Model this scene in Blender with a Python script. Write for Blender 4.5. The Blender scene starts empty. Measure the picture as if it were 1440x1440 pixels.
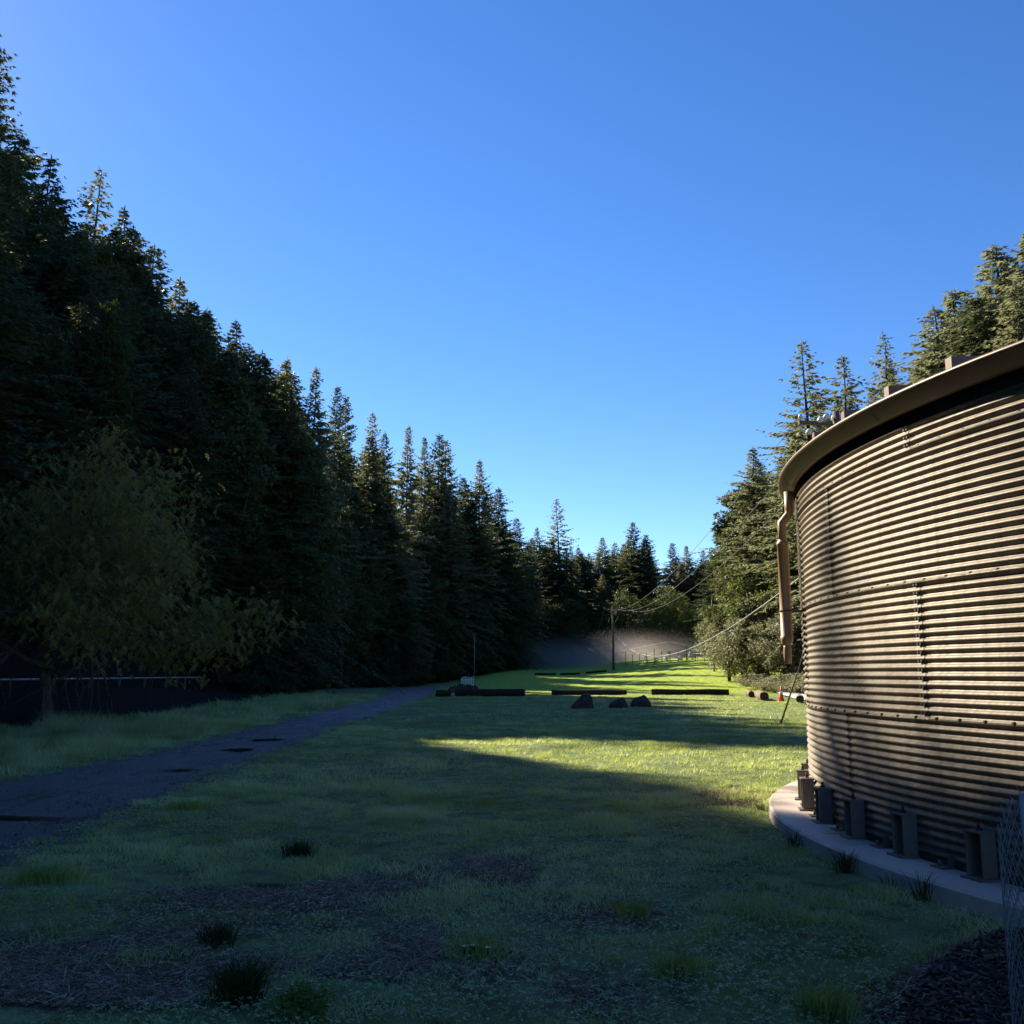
import bpy, bmesh, math, random
import numpy as np
from mathutils import Vector, Matrix, Euler

R = math.radians
scene = bpy.context.scene
COL = scene.collection
rng = np.random.default_rng(7)
random.seed(7)

# ------------------------------------------------------------------ camera
F, HOR, HC = 1400.0, 948.0, 1.6
PITCH = math.atan((HOR - 720) / F)
cam_d = bpy.data.cameras.new("camera")
cam = bpy.data.objects.new("camera", cam_d)
COL.objects.link(cam)
cam_d.sensor_width = 36.0
cam_d.lens = 36.0 * F / 1440.0
cam_d.clip_end = 3000
cam_d.clip_start = 0.05
cam.location = (0, 0, HC)
cam.rotation_euler = (math.pi / 2 + PITCH, 0, 0)
scene.camera = cam

# ------------------------------------------------------------------ light
SUN_AZ, SUN_EL = -42.0, 32.0            # degrees, azimuth from +Y towards +X
SUN_STRENGTH, SKY_STRENGTH, EXPOSURE = 3.7, 0.061, 1.8
SV = np.array([math.sin(R(SUN_AZ)) * math.cos(R(SUN_EL)),
               math.cos(R(SUN_AZ)) * math.cos(R(SUN_EL)), math.sin(R(SUN_EL))])
w = bpy.data.worlds.new("World")
scene.world = w
w.use_nodes = True
nt = w.node_tree
nt.nodes.clear()
sky = nt.nodes.new("ShaderNodeTexSky")
sky.sky_type = 'NISHITA'
sky.sun_disc = False
sky.sun_elevation = R(SUN_EL)
sky.sun_rotation = R(SUN_AZ)
sky.air_density = 0.8
sky.dust_density = 0.05
sky.ozone_density = 3.0
bg = nt.nodes.new("ShaderNodeBackground")
bg.inputs[1].default_value = SKY_STRENGTH
wo = nt.nodes.new("ShaderNodeOutputWorld")
hs = nt.nodes.new("ShaderNodeHueSaturation")
hs.inputs['Hue'].default_value = 0.508
hs.inputs['Saturation'].default_value = 1.24
nt.links.new(sky.outputs[0], hs.inputs['Color'])
nt.links.new(hs.outputs[0], bg.inputs[0])
nt.links.new(bg.outputs[0], wo.inputs[0])
sl = bpy.data.lights.new("sun", 'SUN')
sl.energy = SUN_STRENGTH
sl.angle = R(0.5)
sl.color = (1.0, 0.88, 0.68)
so = bpy.data.objects.new("sun", sl)
COL.objects.link(so)
so.rotation_euler = Vector(SV).to_track_quat('Z', 'Y').to_euler()
so.location = (-60, 60, 80)
scene.view_settings.view_transform = 'Standard'
scene.view_settings.look = 'None'
scene.view_settings.exposure = EXPOSURE
scene.view_settings.gamma = 1
scene.view_settings.use_curve_mapping = False
scene.render.engine = 'CYCLES'
scene.cycles.max_bounces = 6
scene.cycles.transparent_max_bounces = 8
scene.cycles.volume_bounces = 1

# ------------------------------------------------------------------ helpers
def ray(px, py):
    u = (px - 720) / F
    v = -(py - 720) / F
    return np.array([u, math.cos(PITCH) - v * math.sin(PITCH), math.sin(PITCH) + v * math.cos(PITCH)])

def at(px, py, Y):
    d = ray(px, py)
    return np.array([0, 0, HC]) + d * (Y / d[1])

def gnd(px, py, z=0.0):
    d = ray(px, py)
    return np.array([0, 0, HC]) + d * ((z - HC) / d[2])

def project(p):
    q = np.asarray(p, float) - np.array([0, 0, HC])
    f = q[1] * math.cos(PITCH) + q[2] * math.sin(PITCH)
    u = q[2] * math.cos(PITCH) - q[1] * math.sin(PITCH)
    return 720 + F * q[0] / f, 720 - F * u / f, f

def smooth(a, b, x):
    t = np.clip((x - a) / (b - a), 0, 1)
    return t * t * (3 - 2 * t)

_tab = np.random.default_rng(3).random((256, 256))
def vnoise(x, y, s=1.0, o=0):
    x = np.asarray(x, float) / s + 17.3 * o + 500
    y = np.asarray(y, float) / s + 9.1 * o + 500
    xi = np.floor(x).astype(int); yi = np.floor(y).astype(int)
    fx = x - xi; fy = y - yi
    fx = fx * fx * (3 - 2 * fx); fy = fy * fy * (3 - 2 * fy)
    g = lambda i, j: _tab[i % 256, j % 256]
    return ((g(xi, yi) * (1 - fx) + g(xi + 1, yi) * fx) * (1 - fy) +
            (g(xi, yi + 1) * (1 - fx) + g(xi + 1, yi + 1) * fx) * fy)

def fbm(x, y, s, o=0, n=3):
    t = 0; a = 1; tot = 0
    for k in range(n):
        t = t + a * vnoise(x, y, s / 2 ** k, o + k); tot += a; a *= .55
    return t / tot

def mesh_np(name, V, Fc, attrs=None, smooth_shade=False):
    """V (n,3), Fc (m,k) faces all of k corners"""
    V = np.ascontiguousarray(V, dtype=np.float32); Fc = np.ascontiguousarray(Fc, dtype=np.int32)
    me = bpy.data.meshes.new(name)
    m, k = Fc.shape
    me.vertices.add(len(V)); me.vertices.foreach_set("co", V.ravel())
    me.loops.add(m * k); me.loops.foreach_set("vertex_index", Fc.ravel())
    me.polygons.add(m)
    me.polygons.foreach_set("loop_start", np.arange(0, m * k, k, dtype=np.int32))
    if smooth_shade:
        me.polygons.foreach_set("use_smooth", np.ones(m, dtype=bool))
    for an, av in (attrs or {}).items():
        a = me.attributes.new(an, 'FLOAT', 'POINT')
        a.data.foreach_set("value", np.ascontiguousarray(av, dtype=np.float32))
    me.update(calc_edges=True)
    me.validate()
    return me

class MB:
    """collects boxes, tubes, prisms into one mesh"""
    def __init__(s): s.V = []; s.F = []; s.sm = []
    def add(s, V, Fs, smooth=False):
        o = len(s.V); s.V += [tuple(map(float, v)) for v in V]
        for f in Fs: s.F.append(tuple(int(i) + o for i in f)); s.sm.append(smooth)
        return s
    def box(s, c, size, rz=0.0, M=None):
        x, y, z = [q / 2 for q in size]
        P = [Vector((a * x, b * y, d * z)) for d in (-1, 1) for b in (-1, 1) for a in (-1, 1)]
        m = Matrix.Translation(c) @ (M if M is not None else Matrix.Rotation(rz, 4, 'Z'))
        return s.add([m @ p for p in P], [(0, 2, 3, 1), (4, 5, 7, 6), (0, 1, 5, 4), (2, 6, 7, 3), (0, 4, 6, 2), (1, 3, 7, 5)])
    def tube(s, pts, rad, k=8, cap=True, smooth=True):
        pts = [Vector(p) for p in pts]
        n = len(pts)
        if not hasattr(rad, '__len__'): rad = [rad] * n
        V = []; Fs = []
        prev = None
        for i, p in enumerate(pts):
            d = (pts[min(i + 1, n - 1)] - pts[max(i - 1, 0)]).normalized()
            a = prev if prev is not None else (Vector((1, 0, 0)) if abs(d.x) < .9 else Vector((0, 1, 0)))
            u = (a - d * a.dot(d)).normalized(); prev = u
            v = d.cross(u)
            for j in range(k):
                t = 2 * math.pi * j / k
                V.append(p + (u * math.cos(t) + v * math.sin(t)) * rad[i])
        for i in range(n - 1):
            for j in range(k):
                a = i * k + j; b = i * k + (j + 1) % k
                Fs.append((a, b, b + k, a + k))
        s.add(V, Fs, smooth)
        if cap:
            o = len(s.V) - n * k
            s.F.append(tuple(o + j for j in reversed(range(k)))); s.sm.append(False)
            s.F.append(tuple(o + (n - 1) * k + j for j in range(k))); s.sm.append(False)
        return s
    def mesh(s, name):
        me = bpy.data.meshes.new(name)
        me.from_pydata(s.V, [], s.F)
        me.polygons.foreach_set("use_smooth", s.sm)
        me.update()
        return me
    def build(s, name, mat, parent=None, loc=None):
        return link(name, s.mesh(name), mat, parent, loc)

def link(name, me, mat=None, parent=None, loc=None, rz=0.0):
    if mat is not None and not me.materials: me.materials.append(mat)
    o = bpy.data.objects.new(name, me); COL.objects.link(o)
    if parent is not None: o.parent = parent
    if loc is not None: o.location = loc
    if rz: o.rotation_euler = (0, 0, rz)
    return o

def tag(o, label=None, cat=None, group=None, kind=None):
    if label: o['label'] = label
    if cat: o['category'] = cat
    if group: o['group'] = group
    if kind: o['kind'] = kind
    return o

def thing(name, label, cat, loc=(0, 0, 0), rz=0.0, group=None, scale=None):
    o = bpy.data.objects.new(name, None); COL.objects.link(o)
    o.empty_display_size = .3
    o.location = loc; o.rotation_euler = (0, 0, rz)
    if scale is not None: o.scale = scale
    return tag(o, label, cat, group)

# ------------------------------------------------------------------ materials
class Mat:
    def __init__(s, name):
        s.m = bpy.data.materials.new(name); s.m.use_nodes = True
        s.t = s.m.node_tree; s.t.nodes.clear()
        s.out = s.n("ShaderNodeOutputMaterial")
    def n(s, t, **kw):
        q = s.t.nodes.new(t)
        for k, v in kw.items(): setattr(q, k, v)
        return q
    def l(s, a, b): s.t.links.new(a, b)
    def pos(s):
        return s.n("ShaderNodeNewGeometry").outputs['Position']
    def obj(s):
        return s.n("ShaderNodeTexCoord").outputs['Object']
    def noise(s, vec, scale, detail=3, rough=.55, out='Fac'):
        q = s.n("ShaderNodeTexNoise"); q.inputs['Scale'].default_value = scale
        q.inputs['Detail'].default_value = detail; q.inputs['Roughness'].default_value = rough
        s.l(vec, q.inputs['Vector']); return q.outputs[out]
    def scalevec(s, vec, sc):
        q = s.n("ShaderNodeMapping"); q.inputs['Scale'].default_value = sc
        s.l(vec, q.inputs['Vector']); return q.outputs[0]
    def ramp(s, fac, stops):
        q = s.n("ShaderNodeValToRGB"); e = q.color_ramp.elements
        while len(e) > 1: e.remove(e[0])
        e[0].position = stops[0][0]; e[0].color = col(stops[0][1])
        for p, c in stops[1:]:
            x = e.new(p); x.color = col(c)
        s.l(fac, q.inputs[0]); return q.outputs[0]
    def mix(s, fac, a, b, blend='MIX'):
        q = s.n("ShaderNodeMix", data_type='RGBA', blend_type=blend)
        for inp, v in ((q.inputs[0], fac), (q.inputs[6], a), (q.inputs[7], b)):
            if isinstance(v, (int, float)): inp.default_value = v
            elif isinstance(v, tuple): inp.default_value = col(v)
            else: s.l(v, inp)
        return q.outputs[2]
    def math(s, op, a, b=None):
        q = s.n("ShaderNodeMath", operation=op)
        for i, v in enumerate((a, b)):
            if v is None: continue
            if isinstance(v, (int, float)): q.inputs[i].default_value = v
            else: s.l(v, q.inputs[i])
        return q.outputs[0]
    def attr(s, name):
        return s.n("ShaderNodeAttribute", attribute_name=name).outputs['Fac']
    def rand(s): return s.n("ShaderNodeObjectInfo").outputs['Random']
    def bump(s, h, strength=.3, dist=.02):
        q = s.n("ShaderNodeBump"); q.inputs['Strength'].default_value = strength
        q.inputs['Distance'].default_value = dist; s.l(h, q.inputs['Height']); return q.outputs[0]
    def bsdf(s, color, rough=.7, metal=0.0, spec=.5, normal=None):
        q = s.n("ShaderNodeBsdfPrincipled")
        for inp, v in ((q.inputs['Base Color'], color), (q.inputs['Roughness'], rough), (q.inputs['Metallic'], metal), (q.inputs['Specular IOR Level'], spec)):
            if isinstance(v, (int, float)): inp.default_value = v
            elif isinstance(v, tuple): inp.default_value = col(v)
            else: s.l(v, inp)
        if normal is not None: s.l(normal, q.inputs['Normal'])
        return q.outputs[0]
    def leaf(s, color, trans=.35, tcol=None, rough=.55, spec=.4):
        b = s.bsdf(color, rough, 0, spec)
        t = s.n("ShaderNodeBsdfTranslucent")
        tc = tcol if tcol is not None else color
        if isinstance(tc, tuple): t.inputs[0].default_value = col(tc)
        else: s.l(tc, t.inputs[0])
        mx = s.n("ShaderNodeMixShader"); mx.inputs[0].default_value = trans
        s.l(b, mx.inputs[1]); s.l(t.outputs[0], mx.inputs[2])
        return mx.outputs[0]
    def done(s, sh):
        s.l(sh, s.out.inputs['Surface']); return s.m

def col(c): return (c[0], c[1], c[2], 1.0) if len(c) == 3 else c

def simple(name, c, rough=.6, metal=0.0, var=.25, scale=4.0, bump=0.0, spec=.5):
    m = Mat(name); p = m.obj()
    n = m.noise(p, scale, 4)
    lo = tuple(q * (1 - var) for q in c); hi = tuple(min(1, q * (1 + var)) for q in c)
    c2 = m.ramp(n, [(.3, lo), (.7, hi)])
    nb = m.bump(m.noise(p, scale * 6, 4), bump, .02) if bump else None
    return m.done(m.bsdf(c2, rough, metal, spec, nb))

M = {}
# grass blades (attribute 'tint' = natural clump variation, 'dry' = share of dead blades)
m = Mat("grass_blades")
t = m.attr('tint')
c1 = m.ramp(t, [(0, (.065, .10, .045)), (.3, (.18, .265, .125)), (.6, (.30, .40, .215)), (1, (.50, .58, .34))])
cc = m.mix(m.attr('dry'), c1, (.26, .21, .12))
tl = m.mix(.55, cc, (.72, .80, .04))
sh = m.leaf(cc, .46, tl, .42, .5)
for q in m.t.nodes:
    if q.type == 'BSDF_PRINCIPLED':
        q.inputs['Sheen Weight'].default_value = .15; q.inputs['Sheen Roughness'].default_value = .45
        q.inputs['Sheen Tint'].default_value = (.9, 1, .95, 1)
M['grass'] = m.done(sh)
m = Mat("dark_tuft_blades")
M_t = m.done(m.leaf(m.ramp(m.attr('tint'), [(0, (.018, .030, .010)), (1, (.05, .075, .022))]), .3, None, .5, .3))
m = Mat("straw_blades")
t = m.attr('tint')
cc = m.ramp(t, [(0, (.10, .066, .042)), (.5, (.25, .18, .115)), (.85, (.44, .33, .21)), (1, (.64, .52, .36))])
M['tuft'] = M_t
M['gravel'] = None
M['straw'] = m.done(m.leaf(cc, .15, None, .6, .3))
# ground sheet
m = Mat("ground_cover")
p = m.pos()
n1 = m.noise(p, .45, 5); n2 = m.noise(p, 5, 4); n3 = m.noise(p, 38, 3, .7)
n1b = m.math('ADD', m.math('MULTIPLY', n1, .6), m.math('MULTIPLY', m.noise(p, 1.7, 4), .4))
g = m.ramp(n1b, [(.3, (.14, .20, .075)), (.5, (.27, .35, .15)), (.68, (.42, .50, .24))])
g = m.mix(m.math('MULTIPLY', n2, .35), g, (.25, .27, .12))
lawn = m.ramp(n2, [(.3, (.44, .58, .08)), (.7, (.54, .66, .11))])
g = m.mix(m.attr('lawn'), g, lawn)
soil = m.ramp(n3, [(.25, (.065, .042, .028)), (.55, (.16, .108, .072)), (.8, (.32, .225, .15))])
sm = m.math('SUBTRACT', m.math('ADD', m.attr('straw'), m.math('MULTIPLY', n2, .9)), .62)
sm = m.math('MINIMUM', m.math('MAXIMUM', m.math('MULTIPLY', sm, 4), 0), 1)
g = m.mix(sm, g, soil)
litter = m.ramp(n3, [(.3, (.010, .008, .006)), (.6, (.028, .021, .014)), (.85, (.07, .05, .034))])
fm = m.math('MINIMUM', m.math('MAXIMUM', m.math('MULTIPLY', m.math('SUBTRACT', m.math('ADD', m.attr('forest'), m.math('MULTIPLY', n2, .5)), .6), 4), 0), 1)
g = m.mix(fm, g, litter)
n5 = m.noise(p, 3.2, 4, .6)
g = m.mix(.75, g, m.ramp(n5, [(.36, (.30, .34, .28)), (.58, (1, 1, 1))]), 'MULTIPLY')
tex = m.mix(.45, g, m.ramp(n3, [(.3, (.35, .35, .35)), (.75, (1, 1, 1))]), 'MULTIPLY')
hb = m.math('ADD', m.math('MULTIPLY', n2, .6), n3)
gs = m.bsdf(tex, .95, 0, .15, m.bump(hb, .9, .06))
for q in m.t.nodes:
    if q.type == 'BSDF_PRINCIPLED':
        q.inputs['Sheen Weight'].default_value = .0
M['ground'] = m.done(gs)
# asphalt / packed gravel road
m = Mat("wet_gravel_road")
p = m.pos()
n1 = m.noise(m.scalevec(p, (1.2, .25, 1)), 1.3, 5); n3 = m.noise(p, 34, 5, .85); n2 = m.noise(p, 4, 5)
c = m.ramp(n1, [(.32, (.12, .09, .078)), (.55, (.24, .185, .16)), (.75, (.36, .29, .255))])
c = m.mix(.85, c, m.ramp(n3, [(.32, (.16, .16, .17)), (.5, (.62, .62, .62)), (.62, (1, 1, 1))]), 'MULTIPLY')
r_ = m.ramp(n1, [(.36, (.25, .25, .25)), (.5, (.62, .62, .62)), (.65, (.9, .9, .9))])
M['road'] = m.done(m.bsdf(c, r_, 0, .5, m.bump(m.math('ADD', n3, n2), 1.0, .05)))
m = Mat("puddle_water")
p = m.pos()
M['water'] = m.done(m.bsdf((.045, .042, .040), .09, 0, .5, m.bump(m.noise(p, 6, 2), .03, .01)))
# tan painted corrugated steel
m = Mat("tan_painted_steel")
p = m.pos()
n = m.noise(p, 1.1, 5); st = m.noise(m.scalevec(p, (7, 7, .35)), 2.2, 4)
c = m.ramp(n, [(.28, (.165, .136, .098)), (.5, (.225, .187, .136)), (.72, (.26, .22, .165))])
c = m.mix(m.math('MULTIPLY', m.math('MAXIMUM', m.math('SUBTRACT', st, .42), 0), 2.2), c, (.10, .085, .065))
rnd = m.rand(); c = m.mix(.30, c, m.ramp(rnd, [(0, (.70, .70, .72)), (1, (1.0, .98, .95))]), 'MULTIPLY')
sx = m.n('ShaderNodeSeparateXYZ'); m.l(p, sx.inputs[0])
low = m.math('MAXIMUM', m.math('SUBTRACT', 1, m.math('MULTIPLY', sx.outputs[2], 1.6)), 0)
c = m.mix(m.math('MULTIPLY', m.math('MULTIPLY', low, m.noise(p, 9, 4)), .8), c, (.085, .07, .05))
rr = m.ramp(st, [(.3, (.50, .50, .50)), (.7, (.66, .66, .66))])
M['tan'] = m.done(m.bsdf(c, rr, .08, .4, m.bump(m.noise(p, 14, 3), .06, .006)))
M['gutter'] = simple("brown_gutter_paint", (.15, .098, .055), .45, .0, .1, 2)
M['tan_smooth'] = simple("tan_downspout_paint", (.33, .215, .11), .42, .0, .1, 2)
M['roof'] = simple("brown_roof_paint", (.16, .105, .075), .5, .0, .15, 2)
M['bracket'] = simple("bracket_paint", (.17, .145, .115), .5, .0, .15, 5)
M['bolt'] = simple("dark_bolt", (.035, .03, .026), .6, .2, .2, 9)
m = Mat("concrete_pad")
p = m.pos()
n = m.noise(p, .9, 5); n2 = m.noise(p, 22, 3)
c = m.ramp(n, [(.3, (.42, .34, .285)), (.5, (.54, .45, .385)), (.7, (.60, .52, .45))])
c = m.mix(.3, c, m.ramp(n2, [(.3, (.6, .6, .6)), (.7, (1, 1, 1))]), 'MULTIPLY')
rr = m.ramp(n, [(.42, (.22, .22, .22)), (.52, (.75, .75, .75))])
M['concrete'] = m.done(m.bsdf(c, rr, 0, .4, m.bump(n2, .15, .01)))
# bark, foliage
def bark(name, a, b):
    m = Mat(name); p = m.obj()
    n = m.noise(m.scalevec(p, (5, 5, .8)), 2.5, 5)
    c = m.ramp(n, [(.3, a), (.7, b)])
    return m.done(m.bsdf(c, .9, 0, .2, m.bump(n, .8, .08)))
M['bark'] = bark("conifer_bark", (.035, .024, .018), (.10, .072, .053))
M['bark_pale'] = bark("mottled_bark", (.05, .04, .03), (.17, .14, .11))
M['log'] = bark("weathered_log_bark", (.13, .085, .055), (.34, .25, .17))
M['log_shaded'] = bark("shade_dark_log_bark", (.014, .010, .007), (.06, .042, .03))  # bark darkened to near black, the logs' shade put into the colour
M['log_end'] = simple("cut_log_end", (.05, .034, .022), .9, 0, .4, 9)
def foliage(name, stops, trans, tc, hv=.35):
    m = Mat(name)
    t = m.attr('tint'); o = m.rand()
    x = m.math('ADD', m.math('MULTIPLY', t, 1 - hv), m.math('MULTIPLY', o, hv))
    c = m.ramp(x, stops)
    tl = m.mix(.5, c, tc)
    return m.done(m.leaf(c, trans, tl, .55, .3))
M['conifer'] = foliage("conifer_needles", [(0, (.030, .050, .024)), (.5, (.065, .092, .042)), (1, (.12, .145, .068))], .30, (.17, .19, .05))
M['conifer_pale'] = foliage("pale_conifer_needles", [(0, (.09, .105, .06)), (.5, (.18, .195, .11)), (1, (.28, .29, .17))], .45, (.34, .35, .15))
M['leaf_green'] = foliage("broad_green_leaves", [(0, (.035, .052, .018)), (.5, (.072, .10, .030)), (1, (.13, .155, .05))], .36, (.20, .24, .04))
M['leaf_mid'] = foliage("mid_green_leaves", [(0, (.022, .034, .010)), (.5, (.042, .060, .014)), (1, (.08, .10, .022))], .4, (.16, .18, .015))
M['leaf_dark'] = foliage("dark_evergreen_leaves", [(0, (.026, .046, .016)), (.5, (.050, .080, .026)), (1, (.090, .118, .040))], .28, (.15, .18, .03))
M['leaf_grey'] = foliage("grey_green_leaves", [(0, (.12, .125, .085)), (.5, (.22, .225, .15)), (1, (.34, .33, .24))], .42, (.38, .37, .18))
M['leaf_olive'] = foliage("olive_autumn_leaves", [(0, (.07, .072, .020)), (.35, (.17, .165, .042)), (.65, (.32, .25, .07)), (1, (.50, .33, .15))], .35, (.32, .29, .04))
M['moss'] = foliage("bright_moss", [(0, (.04, .09, .012)), (1, (.12, .20, .03))], .3, (.2, .26, .02))
# misc
M['rock'] = simple("brown_rock", (.058, .037, .024), .9, 0, .5, 3.5, .6)
M['white'] = simple("white_paint", (.72, .73, .72), .5, 0, .08, 3)
M['tarp'] = simple("white_sheeting", (.80, .80, .80), .45, 0, .05, 1.2, .2)
M['orange'] = simple("orange_plastic", (.75, .12, .03), .5, 0, .1, 3)
M['pole'] = simple("weathered_pole_wood", (.13, .105, .075), .85, 0, .3, 3, .3)
M['wire'] = simple("aluminium_wire", (.48, .48, .47), .4, .6, .05, 2)
M['dull_wire'] = simple("dull_grey_wire", (.20, .20, .20), .8, 0, .1, 2, 0, .1)
M['porcelain'] = simple("pale_porcelain", (.74, .73, .70), .3, 0, .05, 3)
M['steel'] = simple("galvanised_wire", (.27, .28, .30), .5, .3, .15, 8)
M['rust'] = simple("rusty_rod", (.09, .055, .035), .8, .2, .3, 9)
M['barn'] = simple("barn_wall", (.11, .075, .062), .85, 0, .2, .6)
M['barn_roof'] = simple("pale_metal_roof", (.62, .62, .60), .45, .1, .06, .5)
M['dark_wood'] = simple("dark_door_wood", (.05, .04, .034), .8, 0, .2, 1)
M['gravel'] = foliage("road_gravel", [(0, (.04, .036, .034)), (.6, (.10, .092, .086)), (1, (.22, .205, .19))], .0, (.1, .1, .1), .02)
M['chips'] = foliage("bark_chips", [(0, (.014, .010, .008)), (.6, (.045, .03, .022)), (.9, (.10, .075, .055)), (1, (.22, .18, .14))], .02, (.05, .04, .03), .05)
M['guard'] = simple("yellow_guy_guard", (.26, .24, .04), .6, 0, .3, 4)
M['petal'] = simple("white_petals", (.78, .78, .74), .6, 0, .05, 8)
M['glass'] = simple("car_glass", (.03, .035, .04), .08, 0, .1, 2)
M['car'] = simple("silver_car_paint", (.42, .43, .44), .3, .4, .05, 2)
M['tyre'] = simple("tyre_rubber", (.02, .02, .02), .8, 0, .2, 4)

# ------------------------------------------------------------------ terrain
EDGE_L = np.array([(-13.5, -120), (-13.3, 20), (-13.5, 40), (-15.5, 75), (-19, 108), (-10, 138), (8, 180), (38, 198), (90, 200), (260, 190)], float)
EDGE_R = np.array([(30, -120), (31, 30), (27, 70), (25, 100), (27, 125), (46, 186), (90, 200)], float)

def edge_dist(P, E, side):
    best = np.full(len(P), 1e9); sg = np.ones(len(P))
    for a, b in zip(E[:-1], E[1:]):
        d = b - a; L2 = d @ d
        t = np.clip(((P - a) @ d) / L2, 0, 1)
        q = a + t[:, None] * d
        v = P - q
        dist = np.hypot(v[:, 0], v[:, 1])
        s = d[0] * v[:, 1] - d[1] * v[:, 0]
        upd = dist < best - 1e-9
        best = np.where(upd, dist, best); sg = np.where(upd, np.sign(s) * side, sg)
    return best * np.where(sg == 0, 1, sg)

def terrain(x, y):
    x = np.atleast_1d(np.asarray(x, float)); y = np.atleast_1d(np.asarray(y, float))
    P = np.c_[x.ravel(), y.ravel()]
    dl = edge_dist(P, EDGE_L, 1); dr = edge_dist(P, EDGE_R, -1)
    z = smooth(72, 128, P[:, 1]) * smooth(-12, 2, P[:, 0]) * (1.5 + 1.9 * smooth(6, 26, P[:, 0]))
    z = z + np.clip(P[:, 1] - 126, 0, 80) * .022
    hl = np.maximum(dl, 0)
    z = z + .10 * np.minimum(hl, 5) + .72 * np.clip(hl - 5, 0, 40) * (1 - .75 * smooth(150, 190, P[:, 1])) + .08 * np.clip(hl - 45, 0, 200)
    hr = np.maximum(dr, 0)
    z = z + .30 * np.minimum(hr, 6) + .6 * np.clip(hr - 6, 0, 40) * (1 - .75 * smooth(150, 190, P[:, 1])) + .08 * np.clip(hr - 46, 0, 200)
    away = np.maximum(dl, dr)
    z = z + smooth(1, 12, away) * (fbm(P[:, 0], P[:, 1], 9, 5) - .5) * 1.4
    return z.reshape(x.shape)

def tz(x, y): return float(terrain([x], [y])[0])

def lines(segs):
    out = []
    for a, b, st in segs:
        out += list(np.arange(a, b, st))
    return np.array(out + [segs[-1][1]])
gx = lines([(-420, -120, 30), (-120, -40, 6), (-40, -16, 2), (-16, 16, .4), (16, 50, 2), (50, 120, 6), (120, 420, 30)])
gy = lines([(-160, -10, 15), (-10, 3, 1), (3, 34, .4), (34, 100, 1.5), (100, 220, 3), (220, 600, 20)])
GX, GY = np.meshgrid(gx, gy)
GZ = terrain(GX.ravel(), GY.ravel())
nx, ny = len(gx), len(gy)
ii, jj = np.meshgrid(np.arange(nx - 1), np.arange(ny - 1))
a = (jj * nx + ii).ravel()
Fg = np.c_[a, a + 1, a + nx + 1, a + nx]

PATCH = np.array([gnd(*p)[:2] for p in [(-200, 1335), (0, 1292), (130, 1277), (300, 1247), (480, 1224), (640, 1210), (715, 1240), (665, 1300), (610, 1340), (480, 1368), (300, 1398), (100, 1420), (-200, 1440)]])
CHIPS = np.array([gnd(*p)[:2] for p in [(1230, 1440), (1290, 1385), (1350, 1335), (1400, 1315), (1480, 1310), (1560, 1380), (1560, 1560), (1230, 1560)]])
def inside(x, y, poly):
    r = np.zeros(np.shape(x), bool)
    n = len(poly)
    for i in range(n):
        x1, y1 = poly[i]; x2, y2 = poly[(i + 1) % n]
        c = ((y1 > y) != (y2 > y)) & (x < (x2 - x1) * (y - y1) / (y2 - y1 + 1e-12) + x1)
        r ^= c
    return r
def straw_mask(x, y):
    jx = (vnoise(x, y, .7, 11) - .5) * 1.1; jy = (vnoise(x, y, .7, 12) - .5) * 1.6
    s = inside(x + jx, y + jy, PATCH).astype(float) * np.clip(.12 + 3.4 * (fbm(x, y, .8, 21) - .40), .08, .95)
    # small worn places further into the meadow
    for cx, cy, rx, ry, k in ((.6, 7.1, .55, .5, .5), (.45, 5.4, .35, .4, .5), (2.6, 13.6, 1.0, 1.1, .6), (-.2, 5.9, .5, .5, .45)):
        s = np.maximum(s, k * np.exp(-(((x - cx) / rx) ** 2 + ((y - cy) / ry) ** 2) ** 2))
    s = np.maximum(s, inside(x + jx * .5, y + jy * .3, CHIPS) * 1.0)
    return np.clip(s, 0, 1)
fx_, fy_ = GX.ravel(), GY.ravel()
P2 = np.c_[fx_, fy_]
dl_all = edge_dist(P2, EDGE_L, 1); dr_all = edge_dist(P2, EDGE_R, -1)
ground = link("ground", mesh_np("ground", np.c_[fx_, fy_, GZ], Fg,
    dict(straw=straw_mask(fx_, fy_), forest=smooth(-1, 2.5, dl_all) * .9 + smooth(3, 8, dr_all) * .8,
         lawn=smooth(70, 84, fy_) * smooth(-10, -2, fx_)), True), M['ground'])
tag(ground, kind='structure')

# ------------------------------------------------------------------ road
RL = np.array([(-7.0, -30), (-7.4, 5), (-7.6, 15), (-7.3, 20), (-7.7, 34), (-8.6, 62), (-10.2, 90), (-13.5, 112), (-17, 124)], float)
RR = np.array([(-4.2, -30), (-4.4, 5), (-4.5, 11), (-4.7, 14.5), (-4.9, 19), (-5.3, 28), (-5.7, 62), (-7.0, 92), (-9.5, 118), (-12, 130)], float)
def road_lr(y): return np.interp(y, RL[:, 1], RL[:, 0]), np.interp(y, RR[:, 1], RR[:, 0])
ys = lines([(-30, 3, 2), (3, 40, .22), (40, 118, .8)])
l, r = road_lr(ys)
wob = lambda o, s: (fbm(ys, ys * 0 + o, s, o, 4) - .5)
l = l + wob(3, 1.5) * .55; r = r + wob(8, 1.2) * .7
K = 11
u = np.linspace(0, 1, K)
X = l[:, None] * (1 - u) + r[:, None] * u
Y = np.repeat(ys[:, None], K, 1)
Z = terrain(X.ravel(), Y.ravel()).reshape(X.shape) + .012 + .02 * np.sin(np.pi * u)[None, :] * 1.0 - .012 * np.exp(-((u - .3) / .09) ** 2)[None, :] - .012 * np.exp(-((u - .72) / .09) ** 2)[None, :]
Z[Y > 60] += .02
ii, jj = np.meshgrid(np.arange(K - 1), np.arange(len(ys) - 1)); a = (jj * K + ii).ravel()
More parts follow.
